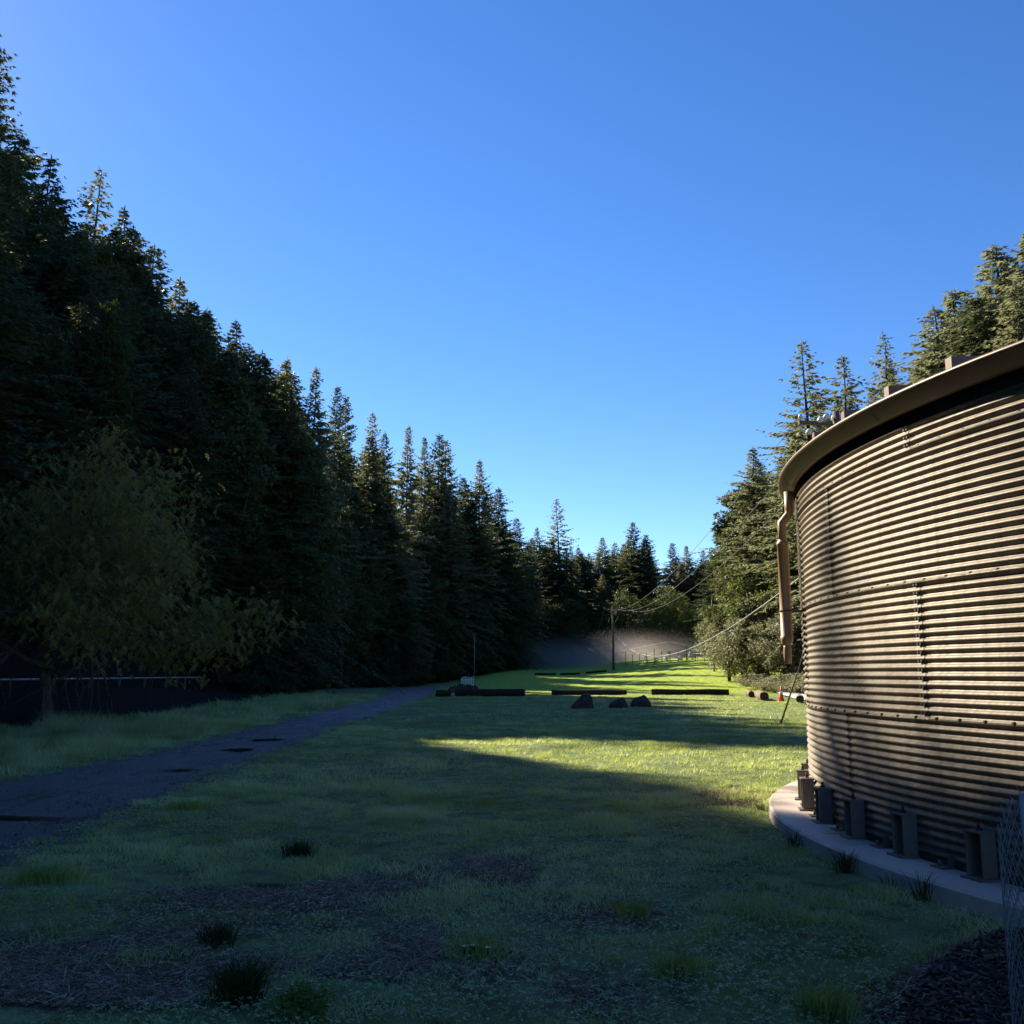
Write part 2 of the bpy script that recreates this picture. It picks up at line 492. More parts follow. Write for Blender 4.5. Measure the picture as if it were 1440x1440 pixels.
road = link("road", mesh_np("road", np.c_[X.ravel(), Y.ravel(), Z.ravel()], np.c_[a, a + 1, a + K + 1, a + K], None, True), M['road'])
tag(road, kind='structure')
def puddle(cx, cy, rx, ry, o, label):
    n = 72; V = [(0, 0, 0)]
    for k in range(n):
        t = 2 * math.pi * k / n
        q = .35 + .8 * float(vnoise(math.cos(t) * 1.6, math.sin(t) * 1.6, 1, o)) + .9 * (float(vnoise(math.cos(t) * 6, math.sin(t) * 6, 1, o + 9)) - .3)
        V.append((rx * q * math.cos(t), ry * q * math.sin(t), 0))
    b = MB().add(V, [(0, 1 + k, 1 + (k + 1) % n) for k in range(n)])
    ob = b.build("puddle", M['water'], None, (cx, cy, .042))
    tag(ob, label, "puddle", kind='structure')
puddle(-5.75, 11.35, .75, .16, 1, "wide dark puddle at the near left end of the road")
puddle(-5.5, 16.9, .36, .16, 2, "shallow wet puddle midway along the road")
puddle(-5.75, 21.3, .30, .34, 3, "small dark puddle further along the road")
puddle(-5.95, 24.6, .42, .46, 4, "dark puddle beyond the small one on the road")

# ------------------------------------------------------------------ tank
TC = np.array([11.7, 9.8]); TR = 8.5
ZB = .13
tank = thing("water_tank", "large round tan corrugated steel water tank with gutter on concrete pad", "water tank", (TC[0], TC[1], 0))
def polar(naz, r, z=0.0):
    """point on the tank relative to its centre, naz in degrees from +Y towards +X"""
    return Vector((math.sin(R(naz)) * r, math.cos(R(naz)) * r, z))
RING = 1.11; NC = 16; PIT = RING / NC; AMP = .0135; PAN = 22.5
def panel_mesh(name, z0, nc, lap):
    SZ = 10; na = 18
    zs = np.linspace(0, nc * PIT, nc * SZ + 1)
    off = AMP * np.cos(2 * np.pi * zs / PIT)
    ang = np.linspace(-.25, PAN + .25, na)
    V = []
    for k, t in enumerate(ang):
        e = .004 * (1 - (t / PAN)) + lap        # one end laps over its neighbour
        rr = TR + off + e
        V.append(np.c_[np.sin(np.radians(t)) * rr, np.cos(np.radians(t)) * rr, zs + z0])
    V = np.concatenate(V); nz = len(zs)
    ii, jj = np.meshgrid(np.arange(nz - 1), np.arange(na - 1)); a = (jj * nz + ii).ravel()
    return mesh_np(name, V, np.c_[a, a + nz, a + nz + 1, a + 1], None, True)
def bolts_mesh(name, z0, nc):
    b = MB()
    for k in range(nc):
        z = z0 + (k + .5) * PIT + PIT / 2 * .0
        for da in (.06, .34):
            q = polar(da, TR - AMP * .2 + .006, z0 + (k + .70) * PIT)
            d = polar(da, 1).normalized()
            b.tube([q, q + d * .018], [.015, .012], 6)
    # lap edge sealant strip, stands a few millimetres proud
    for k in range(nc * 6):
        za = z0 + k * PIT / 6
        off = AMP * math.cos(2 * math.pi * (za - z0) / PIT); off2 = AMP * math.cos(2 * math.pi * (za + PIT / 6 - z0) / PIT)
        A = polar(-.26, TR + off + .007, za); B = polar(-.20, TR + off + .007, za)
        C_ = polar(-.20, TR + off2 + .007, za + PIT / 6); D = polar(-.26, TR + off2 + .007, za + PIT / 6)
        b.add([A, B, C_, D], [(0, 1, 2, 3)])
    return b.mesh(name)
def row_mesh(name, z0):
    b = MB()
    n = 12
    for k in range(n):
        t = (k + .5) * PAN / n
        q = polar(t, TR + AMP * .55, z0 + .012); d = polar(t, 1).normalized()
        b.tube([q, q + d * .018], [.013, .011], 6)
    return b.mesh(name)
RINGS = [(0, 16, 0.0, -90.8), (1, 16, .005, -100.9), (2, 16, 0.010, -89.4), (3, 3, .015, -100.9)]
lip = MB()
for ri, nc, lap, a0 in RINGS:
    z0 = ZB + ri * RING
    pm = panel_mesh("panel", z0 - (.03 if ri else 0) * 0, nc, lap)
    bm_ = bolts_mesh("bolt_seam", z0, nc)
    rm = row_mesh("bolt_row", z0) if ri else None
    pm.materials.append(M['tan']); bm_.materials.append(M['bolt'])
    if rm: rm.materials.append(M['bolt'])
    for k in range(16):
        pn = link("panel", pm, None, tank, None, -R(a0 + k * PAN))
        s = link("bolt_seam", bm_, None, pn); s['kind'] = 'stuff'
        if rm:
            s = link("bolt_row", rm, None, pn); s['kind'] = 'stuff'
# horizontal lap lips: lower edge of each ring overlaps the ring below
def ring_mesh(prof, n=192, closed=False):
    V = []; Fs = []
    k = len(prof)
    for i in range(n):
        t = 360 * i / n
        for (r_, z_) in prof: V.append(polar(t, r_, z_))
    for i in range(n):
        for j in range(k if closed else k - 1):
            a = i * k + j; b = i * k + (j + 1) % k; c = ((i + 1) % n) * k + (j + 1) % k; d = ((i + 1) % n) * k + j
            Fs.append((a, b, c, d))
    return MB().add(V, Fs, True)
for ri in (1, 2, 3):
    z0 = ZB + ri * RING; rr = TR + AMP + RINGS[ri][2]
    ring_mesh([(rr + .001, z0 + .010), (rr + .003, z0 - .006), (rr - .001, z0 - .009), (rr - .010, z0 - .008)]).build("lap_seam", M['tan'], tank)
ring_mesh([(TR - .02, ZB + .002), (TR + .022, ZB + .002), (TR + .022, ZB + .022), (TR - .02, ZB + .03)]).build("base_seal", M['bolt'], tank)
# upper wall band coloured dark to paint in the eave's shade
ring_mesh([(TR - .002, ZB + 3 * RING + 3 * PIT - .004), (TR - .002, 3.86)]).build("eave_shade_band", M['bolt'], tank)
# gutter: back, sloped face, rolled lip
gut = ring_mesh([(TR + .03, 3.86), (TR + .03, 3.775), (TR + .06, 3.765), (TR + .10, 3.778), (TR + .205, 3.872), (TR + .22, 3.885), (TR + .215, 3.905), (TR + .19, 3.90), (TR + .17, 3.86), (TR + .10, 3.80), (TR + .07, 3.785), (TR + .06, 3.86)], 256, True)
g_ob = gut.build("gutter", M['gutter'], tank)
jb = MB()
for k in range(18):
    for (r0, z0, r1, z1) in ((.10, 3.776, .206, 3.871),):
        t0 = -79 + k * 20
        A = [polar(t0 + d, TR + rr + .004, zz - .003) for d in (-.1, .1) for (rr, zz) in ((r0, z0), (r1, z1))]
        jb.add(A, [(0, 1, 3, 2)])
jb.build("gutter_joint", M['bracket'], tank)['kind'] = 'stuff'
# roof cone with raised radial ribs
SL = math.tan(R(7.0))
roof = ring_mesh([(TR + .12, 3.885), (TR + .02, 3.91), (4.0, 3.91 + SL * (TR - 4)), (.5, 3.91 + SL * (TR - .5)), (.02, 3.91 + SL * TR)], 128)
roof.build("roof", M['roof'], tank)
rb = MB()
x0, x1 = TR + .13, 2.6
for w_, sgn in ((.035, 1),):
    pts = []
    for (rr, zz) in ((x0, 3.90), (x1, 3.90 + SL * (x0 - x1)), (x1, 4.02 + SL * (x0 - x1)), (x0, 4.03)):
        for s_ in (-1, 1): pts.append((s_ * w_, rr, zz))
    rb.add(pts, [(0, 1, 7, 6), (2, 4, 5, 3), (0, 6, 4, 2), (1, 3, 5, 7), (6, 7, 5, 4), (0, 2, 3, 1)])
rbm = rb.mesh("roof_rib"); rbm.materials.append(M['roof'])
for k in range(66):
    link("roof_rib", rbm, None, tank, None, -R(-100.3 + k * 360 / 66))
# anchor brackets round the foot: open sided steel chairs
bw, bd, bh = .16, .125, .31
def plate(c, s): return MB().box(c, s)
pieces = {
    'near_side_plate': plate((-bw / 2, TR + .018 + bd / 2, ZB + .018 + bh / 2), (.012, bd, bh)),
    'shade_back_plate': plate((0, TR + .021, ZB + .018 + bh / 2), (bw - .016, .008, bh - .01)),  # dark plate added to paint the shade inside the open bracket
    'top_plate': plate((0, TR + .02 + bd / 2, ZB + .018 + bh + .008), (bw + .01, bd + .02, .014)),
    'base_plate': plate((0, TR + .03 + bd / 2, ZB + .009), (bw + .06, bd + .06, .014)),
    'side_plate': plate((bw / 2, TR + .018 + bd / 2, ZB + .018 + bh / 2), (.012, bd, bh)),
    'anchor_bolt': MB().tube([(0, TR + .02 + bd / 2, ZB + bh + .03), (0, TR + .02 + bd / 2, ZB + bh + .05)], .024, 6).tube([(0, TR + .02 + bd / 2, ZB + bh + .05), (0, TR + .02 + bd / 2, ZB + bh + .085)], .012, 6),
}
pm = {k: v.mesh(k) for k, v in pieces.items()}
for k, v in pm.items(): v.materials.append(M['bolt'] if k in ('anchor_bolt', 'shade_back_plate') else M['bracket'])
clip = MB().box((0, TR + .07, ZB + .006), (.16, .13, .010)).box((-.05, TR + .035, ZB + .055), (.008, .05, .10)).tube([(.03, TR + .08, ZB + .01), (.03, TR + .08, ZB + .05)], .014, 6).mesh("floor_clip")
clip.materials.append(M['bracket'])
for k in range(57):
    rz = -R(-92.5 + k * 360 / 57)
    root = link("anchor_bracket", pm['near_side_plate'], None, tank, None, rz)
    for nme in ('shade_back_plate', 'top_plate', 'base_plate', 'side_plate', 'anchor_bolt'):
        link(nme, pm[nme], None, root)
    link("floor_clip", clip, None, tank, None, rz - R(3.0))
# downspout with fat filter section
ds = polar(-77.6, TR + .205); top = polar(-77.6, TR + .115)
tang = Vector((math.cos(R(-77.6)), -math.sin(R(-77.6)), 0))
dsp = MB()
pts = [top + Vector((0, 0, 3.74)), top + Vector((0, 0, 3.52)), top + Vector((0, 0, 3.47)), ds + Vector((0, 0, 3.36)), ds + Vector((0, 0, 3.29)), ds + Vector((0, 0, 3.15))]
dsp.tube(pts, [.052, .052, .054, .054, .052, .047], 14)
dsp.build("downspout_elbow", M['tan_smooth'], tank)
f_ = MB().tube([ds + Vector((0, 0, z)) for z in (3.22, 3.17, 3.15, 3.13, 3.10, 3.095, 2.04, 2.035, 1.99, 1.96, 1.93)],
               [.046, .046, .056, .073, .073, .066, .066, .073, .073, .060, .046], 18)
f_.build("downspout_filter", M['tan_smooth'], tank)
MB().tube([ds + Vector((0, 0, z)) for z in (1.95, 1.90, 1.885, 1.80, 1.79, 1.72)], [.043, .043, .046, .046, .043, .043], 14).build("downspout_outlet", M['tan_smooth'], tank)
br = MB()
z = 2.33
br.tube([ds + Vector((math.cos(t) * .073, math.sin(t) * .073, z)) for t in np.linspace(0, 2 * math.pi, 13)], .008, 5)
br.tube([ds + Vector((0, 0, z)) + tang * .07, ds + tang * .10 + Vector((0, 0, z)), polar(-76.8, TR + .015, z)], .014, 6)
br.build("downspout_clamp", M['bolt'], tank)
# concrete pad
pad = MB(); n = 200; PR = 8.98
V = [(0, 0, ZB)]; Fs = []
for i in range(n):
    for (rr, zz) in ((PR - .02, ZB), (PR, ZB - .02), (PR + .01, -.2)): V.append(polar(360 * i / n, rr, zz))
for i in range(n):
    a = 1 + 3 * i; b = 1 + 3 * ((i + 1) % n)
    Fs += [(0, b, a), (a, b, b + 1, a + 1), (a + 1, b + 1, b + 2, a + 2)]
pad.add(V, Fs)
pd = pad.build("concrete_pad", M['concrete'], None, (TC[0], TC[1], 0))
tag(pd, "round pale concrete pad under the corrugated tank", "concrete pad")

# ------------------------------------------------------------------ tree prototypes
def tris_mesh(name, T, tint, mat):
    """T (n,3,3) triangle soup"""
    n = len(T)
    me = mesh_np(name, T.reshape(-1, 3), np.arange(n * 3).reshape(n, 3), dict(tint=np.repeat(tint, 3)))
    me.materials.append(mat); return me

def conifer_proto(seed, mat, H=25.0, rmax=3.8, zb=.10, dens=1.0, droop=.25, gap=0.0, power=.85):
    g = np.random.default_rng(seed)
    tr = []; tn = []
    NB = int(400 * (1 - gap))
    for b in range(NB):
            f = ((b + g.random()) / NB) ** .92 * .985
            z = H * (zb + (1 - zb) * f)
            dep = H - z
            env = rmax * math.tanh(.62 * dep / rmax) * (1 - .22 * f) * (.7 + .3 * min(1, f / .08)) + .10
            lump = 1 + .22 * math.sin(f * 23 + seed) + .16 * math.sin(az0 * 3 + f * 11 + seed) if (az0 := b * 2.399963) is not None else 1
            L = env * g.uniform(.60, 1.10) * lump * (1.3 if g.random() < .06 else 1)
            az = b * 2.399963 + g.uniform(-.5, .5)
            el = (-.40 + .66 * f) + g.uniform(-.26, .26)
            n = max(3, int(L / .27 * dens))
            s = (np.arange(n) + g.random(n)) / n
            s = .12 + .88 * s
            dirh = np.array([math.cos(az), math.sin(az), 0]); side = np.array([-math.sin(az), math.cos(az), 0])
            p = dirh[None] * (L * s * math.cos(el))[:, None]
            p[:, 2] = z + L * s * math.sin(el) - droop * L * s ** 2 * (1 - f) + .10 * L * s ** 3
            for sg in (-1, 1, 0):
                l = (.26 + .36 * (1 - s) * min(1.4, L / 2.2)) * g.uniform(.7, 1.35, n)
                ang = sg * g.uniform(.55, 1.15, n)
                d = dirh[None] * np.cos(ang)[:, None] + side[None] * np.sin(ang)[:, None]
                d[:, 2] = g.uniform(-.55, .12, n) - .15
                d /= np.linalg.norm(d, axis=1)[:, None]
                wv = np.cross(d, np.array([0, 0, 1.0])); wv /= np.linalg.norm(wv, axis=1)[:, None] + 1e-6
                up = np.cross(wv, d)
                for q in range(2):
                    roll = g.uniform(-1.2, 1.2, n)
                    spread = (q - .5) * .5 + g.uniform(-.15, .15, n)
                    dd = d + wv * spread[:, None] + up * g.uniform(-.25, .25, n)[:, None]
                    ww = wv * np.cos(roll)[:, None] + up * np.sin(roll)[:, None]
                    wd = l * g.uniform(.11, .20, n)
                    b0 = p + d * (l * .05 * q)[:, None]
                    tip = b0 + dd * (l * g.uniform(.7, 1.1, n))[:, None]
                    mid = b0 + dd * (l * .35)[:, None]
                    T = np.stack([b0 - ww * (wd * .15)[:, None], mid + ww * wd[:, None], tip], 1)
                    T2 = np.stack([b0 + ww * (wd * .15)[:, None], tip, mid - ww * wd[:, None]], 1)
                    tr += [T, T2]
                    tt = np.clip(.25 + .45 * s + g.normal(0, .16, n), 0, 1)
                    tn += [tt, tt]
    # leader tip
    for k in range(10):
        a = g.random() * 6.28; b0 = np.array([0, 0, H * (.965 + .003 * k)])
        tip = b0 + np.array([math.cos(a) * .10, math.sin(a) * .10, .26]); sd = np.array([-math.sin(a), math.cos(a), 0]) * .05
        tr.append(np.stack([b0 - sd, b0 + sd, tip])[None]); tn.append(np.array([.6]))
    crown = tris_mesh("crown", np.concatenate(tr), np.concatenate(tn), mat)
    b = MB()
    zz = np.linspace(-.8, H * .99, 9)
    b.tube([(.12 * math.sin(z_ * .31 + seed), .12 * math.cos(z_ * .27 + seed), z_) for z_ in zz], [max(.02, .013 * H * (1 - q_) ** .8 * (1.25 if k == 0 else 1)) for k, q_ in enumerate(np.clip(zz / H, 0, .995))], 8)
    # bare limbs
    for k in range(46):
        f = g.uniform(zb * .5, .85); a = g.random() * 6.28
        L = rmax * (1 - f) * .75 + .2
        z0 = f * H; el = -.25 + .8 * f
        b.tube([(0, 0, z0), (math.cos(a) * L * .5, math.sin(a) * L * .5, z0 + L * .5 * el), (math.cos(a) * L, math.sin(a) * L, z0 + L * el - droop * L * .7 * (1 - f))], [.05, .03, .012], 4, False)
    tm = b.mesh("trunk"); tm.materials.append(M['bark'])
    return (tm, crown, H, rmax)

def broad_proto(seed, mat, H=10.0, rx=3.6, nblob=60, per=150, leaf=.2, zlo=.12, droopy=0.0, bmat=None):
    g = np.random.default_rng(seed)
    tr = []; tn = []
    cs = []
    while len(cs) < nblob:
        q = g.uniform(-1, 1, 3)
        if .30 < np.linalg.norm(q) < 1: cs.append(q)
    cs = np.array(cs)
    mid = H * (zlo + 1) / 2; hz = H * (1 - zlo) / 2
    ctr = cs * np.array([rx, rx, hz]) * .86 + np.array([0, 0, mid])
    ctr[:, :2] *= np.clip(1.15 - .5 * np.clip((ctr[:, 2] - mid) / hz, -1, 1) ** 2, .5, 1.2)[:, None]
    for c in ctr:
        br = g.uniform(.45, 1.0) * rx * .30
        v = g.normal(0, 1, (per, 3)); v /= np.linalg.norm(v, axis=1)[:, None]
        p = c + v * (br * g.uniform(.35, 1.1, per) ** .7)[:, None] * np.array([1.15, 1.15, .8])
        d = v + g.normal(0, .6, (per, 3)); d[:, 2] -= .35 + droopy
        d /= np.linalg.norm(d, axis=1)[:, None]
        r_ = g.normal(0, 1, (per, 3)); wv = np.cross(d, r_); wv /= np.linalg.norm(wv, axis=1)[:, None]
        l = leaf * g.uniform(.6, 1.5, per); wd = l * g.uniform(.22, .36, per)
        tip = p + d * l[:, None]; md = p + d * (l * .45)[:, None]
        tr += [np.stack([p, md + wv * wd[:, None], tip], 1), np.stack([p, tip, md - wv * wd[:, None]], 1)]
        tt = np.clip(g.uniform(.15, .75) + g.normal(0, .14, per), 0, 1); tn += [tt, tt]
    crown = tris_mesh("crown", np.concatenate(tr), np.concatenate(tn), mat)
    b = MB()
    b.tube([(0, 0, -.5), (.05, .05, H * .15), (.15, -.1, H * .4), (.05, .1, H * .8)], [.028 * H, .02 * H, .014 * H, .003 * H], 8)
    for c in ctr[::2]:
        z0 = g.uniform(.15, .5) * H
        m_ = np.array([0, 0, z0]) * .45 + c * .55 + np.array([0, 0, .05 * H])
        b.tube([(0.05, 0, z0), m_, c], [.009 * H, .006 * H, .002 * H], 5, False)
    tm = b.mesh("trunk"); tm.materials.append(bmat or M['bark'])
    return (tm, crown, H, rx)

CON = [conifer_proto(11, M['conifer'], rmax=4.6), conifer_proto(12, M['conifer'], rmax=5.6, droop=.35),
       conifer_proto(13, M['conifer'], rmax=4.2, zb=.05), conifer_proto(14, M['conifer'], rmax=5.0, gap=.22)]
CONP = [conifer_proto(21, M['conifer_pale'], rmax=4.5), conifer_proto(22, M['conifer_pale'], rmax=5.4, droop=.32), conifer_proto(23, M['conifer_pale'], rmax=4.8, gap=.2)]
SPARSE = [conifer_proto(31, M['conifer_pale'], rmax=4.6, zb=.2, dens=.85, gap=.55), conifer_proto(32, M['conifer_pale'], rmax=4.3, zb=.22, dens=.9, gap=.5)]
BRD = [broad_proto(41, M['leaf_dark'], 12, 3.8, 80, 150, .24), broad_proto(42, M['leaf_dark'], 13, 3.4, 80, 150, .24)]
BRT = [broad_proto(51, M['leaf_dark'], 25, 3.6, 150, 170, .34, .22), broad_proto(52, M['leaf_dark'], 24, 3.2, 140, 170, .34, .25)]
BYT = [broad_proto(53, M['leaf_mid'], 24, 2.6, 110, 170, .26, .4)]
BRG = [broad_proto(43, M['leaf_green'], 11, 3.2, 80, 170, .22), broad_proto(44, M['leaf_green'], 9, 3.6, 70, 170, .22)]
BGY = [broad_proto(45, M['leaf_grey'], 9, 4.0, 90, 170, .20, .04), broad_proto(46, M['leaf_grey'], 8, 4.2, 90, 160, .20, .02)]
SHR = [broad_proto(47, M['leaf_dark'], 2.2, 1.3, 30, 90, .13, .02), broad_proto(48, M['leaf_grey'], 1.6, 1.5, 30, 90, .12, .0)]

def tree(name, proto, x, y, h, label, cat='tree', group=None, wide=1.0, rz=None, z=None, lean=0):
    tm, cm, H, rx = proto
    z = tz(x, y) if z is None else z
    s = h / H
    t = thing(name, label, cat, (x, y, z), random.uniform(0, 6.28) if rz is None else rz, group, (s * wide, s * wide, s))
    if lean: t.rotation_euler = (R(random.uniform(-lean, lean)), R(random.uniform(-lean, lean)), t.rotation_euler[2])
    link("trunk", tm, None, t); link("crown", cm, None, t)
    return t

# --- which places the sun reaches in the photograph (used to keep trees out of the sun's way)
LIT = []
def litpix(px, py, z=None):
    p = gnd(px, py, 0 if z is None else z); LIT.append(p)
for naz, z0_ in ((-76, .6), (-80, .65), (-84, .9), (-87, 1.2), (-90, 1.6), (-93, 2.0), (-96, 2.3), (-99, 2.45), (-102, 2.4), (-105, 2.25), (-108, 2.2), (-112, 2.3)):
    for z_ in np.linspace(z0_, 3.6, 7):
        q = polar(naz, TR + .05, z_); LIT.append(np.array([TC[0] + q.x, TC[1] + q.y, z_]))
for px in range(640, 1125, 30):
    lo = 1046 + (px - 600) / 500 * 58
    for py in np.arange(1044, lo, 6): litpix(px, py)
for px, py in ((960, 984), (1020, 985), (1080, 992), (1120, 1000), (900, 978), (980, 1016), (1060, 1020), (1110, 1021), (1090, 978), (1040, 978), (1120, 1040)): litpix(px, py)
for X_, Y_ in ((2, 84), (10, 84), (18, 84), (5, 95), (14, 95), (22, 95), (8, 108), (16, 108), (10, 118), (18, 118), (22, 110)): LIT.append(np.array([X_, Y_, tz(X_, Y_)]))
LIT = np.array(LIT)
SH = SV[:2] / np.hypot(*SV[:2]); TANEL = SV[2] / np.hypot(*SV[:2])
def sun_clear_height(x, y, base, h, r):
    """largest height <= h for which the crown does not cover any of the lit points"""
    v = np.array([x, y]) - LIT[:, :2]
    t = v @ SH
    lat = np.abs(v[:, 0] * SH[1] - v[:, 1] * SH[0])
    zr = LIT[:, 2] + t * TANEL - base
    st = .94 if r > 0 else .985
    while h > 3:
        if r > 0:
            cr = h / 25.0 * r * np.tanh(.52 * np.clip(1 - zr / h, 0, 1) * 25 / r) + .3
        else:                                   # rounded crown
            W = -r * h / 25.0
            cr = np.where(zr < h * .61, W, W * np.sqrt(np.clip(1 - ((zr / h - .61) / .405) ** 2, 0, 1)))
        if not np.any((t > 0) & (lat < cr) & (zr > 0) & (zr < h)): return h
        h *= st
    return 0

SKY = np.array([(-600, -260), (-200, -120), (-60, -20), (0, 60), (20, 125), (45, 205), (75, 235), (95, 272), (112, 300), (133, 312), (150, 312), (168, 298), (190, 325), (215, 356), (245, 390), (285, 435), (310, 475), (340, 462), (375, 500), (410, 508),
    (435, 522), (470, 548), (490, 560), (520, 583), (545, 606), (572, 604), (612, 616), (630, 625), (650, 672), (678, 652), (700, 690), (720, 733), (735, 748), (760, 750), (787, 742), (810, 774), (845, 765), (870, 768), (892, 745),
    (910, 755), (935, 795), (950, 775), (968, 768), (985, 778), (1005, 775), (1020, 742), (1040, 690), (1062, 640), (1085, 660), (1110, 560), (1135, 490), (1160, 540), (1180, 505), (1210, 560), (1243, 480), (1270, 540), (1300, 500), (1325, 435), (1360, 405), (1400, 350), (1440, 330), (1700, 250)], float)
YF = np.array([(-300, 40), (0, 62), (130, 74), (250, 79), (330, 82), (400, 88), (470, 102), (520, 116), (600, 145), (700, 162), (800, 188), (1000, 202)], float)
# --- skyline trees of the left ridge and valley end: (px, py of the tip, prototype, label)
sk = [
 (-4, 42, CON[1], "tallest dark conifer at the upper left corner of the forest", 88),
 (40, 190, CON[1], "dark conifer just right of the tallest corner tree", 84),
 (74, 222, CON[3], "ragged dark conifer left of the thin crowned tree", 72),
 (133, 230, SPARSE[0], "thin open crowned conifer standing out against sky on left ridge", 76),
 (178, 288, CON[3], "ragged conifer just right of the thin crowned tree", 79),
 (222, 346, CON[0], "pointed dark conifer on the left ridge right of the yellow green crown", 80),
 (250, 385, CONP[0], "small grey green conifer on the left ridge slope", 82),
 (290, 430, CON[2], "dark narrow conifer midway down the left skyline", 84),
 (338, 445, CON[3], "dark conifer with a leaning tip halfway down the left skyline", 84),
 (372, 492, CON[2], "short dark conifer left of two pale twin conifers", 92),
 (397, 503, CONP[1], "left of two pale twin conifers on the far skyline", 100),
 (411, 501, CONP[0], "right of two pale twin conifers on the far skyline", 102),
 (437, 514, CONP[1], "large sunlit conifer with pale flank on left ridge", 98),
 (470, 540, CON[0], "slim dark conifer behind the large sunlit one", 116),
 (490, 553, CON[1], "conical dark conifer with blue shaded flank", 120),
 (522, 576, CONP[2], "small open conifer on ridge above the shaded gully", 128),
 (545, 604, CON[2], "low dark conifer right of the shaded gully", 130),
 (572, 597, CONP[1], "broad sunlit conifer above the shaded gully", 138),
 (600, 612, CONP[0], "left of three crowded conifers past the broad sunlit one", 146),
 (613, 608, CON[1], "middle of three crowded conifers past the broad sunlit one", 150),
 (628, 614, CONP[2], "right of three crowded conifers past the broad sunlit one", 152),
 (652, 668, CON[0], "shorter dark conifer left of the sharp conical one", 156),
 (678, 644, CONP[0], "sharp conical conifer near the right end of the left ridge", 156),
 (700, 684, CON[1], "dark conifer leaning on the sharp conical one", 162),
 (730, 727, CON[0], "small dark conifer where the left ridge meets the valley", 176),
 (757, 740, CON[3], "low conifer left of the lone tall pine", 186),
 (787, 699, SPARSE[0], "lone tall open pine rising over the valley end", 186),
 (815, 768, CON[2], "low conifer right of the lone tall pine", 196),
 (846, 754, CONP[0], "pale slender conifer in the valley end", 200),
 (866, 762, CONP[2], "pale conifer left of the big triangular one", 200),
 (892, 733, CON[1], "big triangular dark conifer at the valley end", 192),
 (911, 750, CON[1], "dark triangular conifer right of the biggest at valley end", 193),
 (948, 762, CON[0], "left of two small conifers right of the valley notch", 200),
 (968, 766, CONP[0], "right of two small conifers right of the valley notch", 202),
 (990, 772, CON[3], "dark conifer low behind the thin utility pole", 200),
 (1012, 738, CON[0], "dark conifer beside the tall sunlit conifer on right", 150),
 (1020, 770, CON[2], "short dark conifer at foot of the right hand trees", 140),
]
ntop = 0
for k, (px, py, pr, lab, Y_) in enumerate(sk):
    p = at(px, py, Y_)
    base = tz(p[0], p[1]); h = p[2] - base
    slim = 1.25 if k < 2 else .72 if k in (11, 12, 13, 14, 15, 16, 17, 18) else 1.0
    tree("conifer_tree", pr, p[0], p[1], h, lab, 'conifer', None, wide=slim * random.uniform(.95, 1.1) * (1.1 if h < 24 else min(1.0, 29 / h)), lean=1)
for px, py, pr, lab, Y_ in sk:
    for sgn in (-1, 1):
        if random.random() < .25: continue
        qx = px + sgn * random.uniform(10, 26) * (60 / max(60, Y_)) ** .5; f_ = random.uniform(14, 44) * (90 / Y_) ** .5; yy = Y_ + random.uniform(-5, 3)
        qy = max(py + f_, np.interp(qx, SKY[:, 0], SKY[:, 1]) + random.uniform(2, 14))
        p = at(qx, qy, yy); base = tz(p[0], p[1]); h = p[2] - base
        h = sun_clear_height(p[0], p[1], base, h, 5.2)
        if h > 8: tree("conifer_tree", random.choice(CON + CONP[:2]), p[0], p[1], h, "unseen conifer added left of the frame for its shadow on the tank" if px < 720 else "dark conifer in the crowded forest closing the valley end", 'conifer', "shaded hillside forest conifers" if px < 720 else "valley end forest conifers", min(1.2, 30 / h), lean=2)
for k, px in enumerate(range(-30, 430, 15)):
    yy = np.interp(px, YF[:, 0], YF[:, 1]) - random.uniform(2, 9)
    p = at(px + random.uniform(-5, 5), np.interp(px, SKY[:, 0], SKY[:, 1]) + (random.uniform(10, 40) if k % 3 else random.uniform(40, 80)), yy); base = tz(p[0], p[1])
    wd = random.uniform(1.0, 1.35)
    h = sun_clear_height(p[0], p[1], base, p[2] - base, 4.6 * wd if k % 3 else -3.6)
    if h > 12 and k % 3: tree("conifer_tree", CON[k % 4], p[0], p[1], h, "unseen conifer added left of the frame for its shadow on the tank", 'conifer', "shaded hillside forest conifers", wd, lean=3)
    elif h > 12: tree("broadleaf_tree", random.choice(BRT), p[0], p[1], h, "unseen leafy tree added left of the frame to shade the lower tank wall", 'tree', "shaded hillside forest leafy trees", .95)
# --- right hand trees
rt = [
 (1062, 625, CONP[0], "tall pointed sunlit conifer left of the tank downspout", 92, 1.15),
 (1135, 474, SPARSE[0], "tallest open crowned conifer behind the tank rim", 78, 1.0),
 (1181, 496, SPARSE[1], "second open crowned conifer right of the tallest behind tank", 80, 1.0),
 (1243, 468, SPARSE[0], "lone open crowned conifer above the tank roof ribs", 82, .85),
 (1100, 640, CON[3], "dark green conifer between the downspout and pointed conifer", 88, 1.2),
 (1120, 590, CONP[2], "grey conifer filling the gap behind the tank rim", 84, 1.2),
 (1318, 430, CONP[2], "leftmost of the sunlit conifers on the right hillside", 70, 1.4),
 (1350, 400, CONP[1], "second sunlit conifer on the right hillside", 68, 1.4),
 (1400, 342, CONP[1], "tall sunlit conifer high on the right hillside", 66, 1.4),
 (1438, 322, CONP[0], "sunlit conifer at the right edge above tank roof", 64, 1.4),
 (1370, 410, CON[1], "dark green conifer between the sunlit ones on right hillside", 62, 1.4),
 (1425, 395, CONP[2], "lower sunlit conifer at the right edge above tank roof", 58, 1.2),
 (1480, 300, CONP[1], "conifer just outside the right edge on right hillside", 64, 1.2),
 (1530, 290, CONP[0], "conifer further outside the right edge on right hillside", 62, 1.2),
]
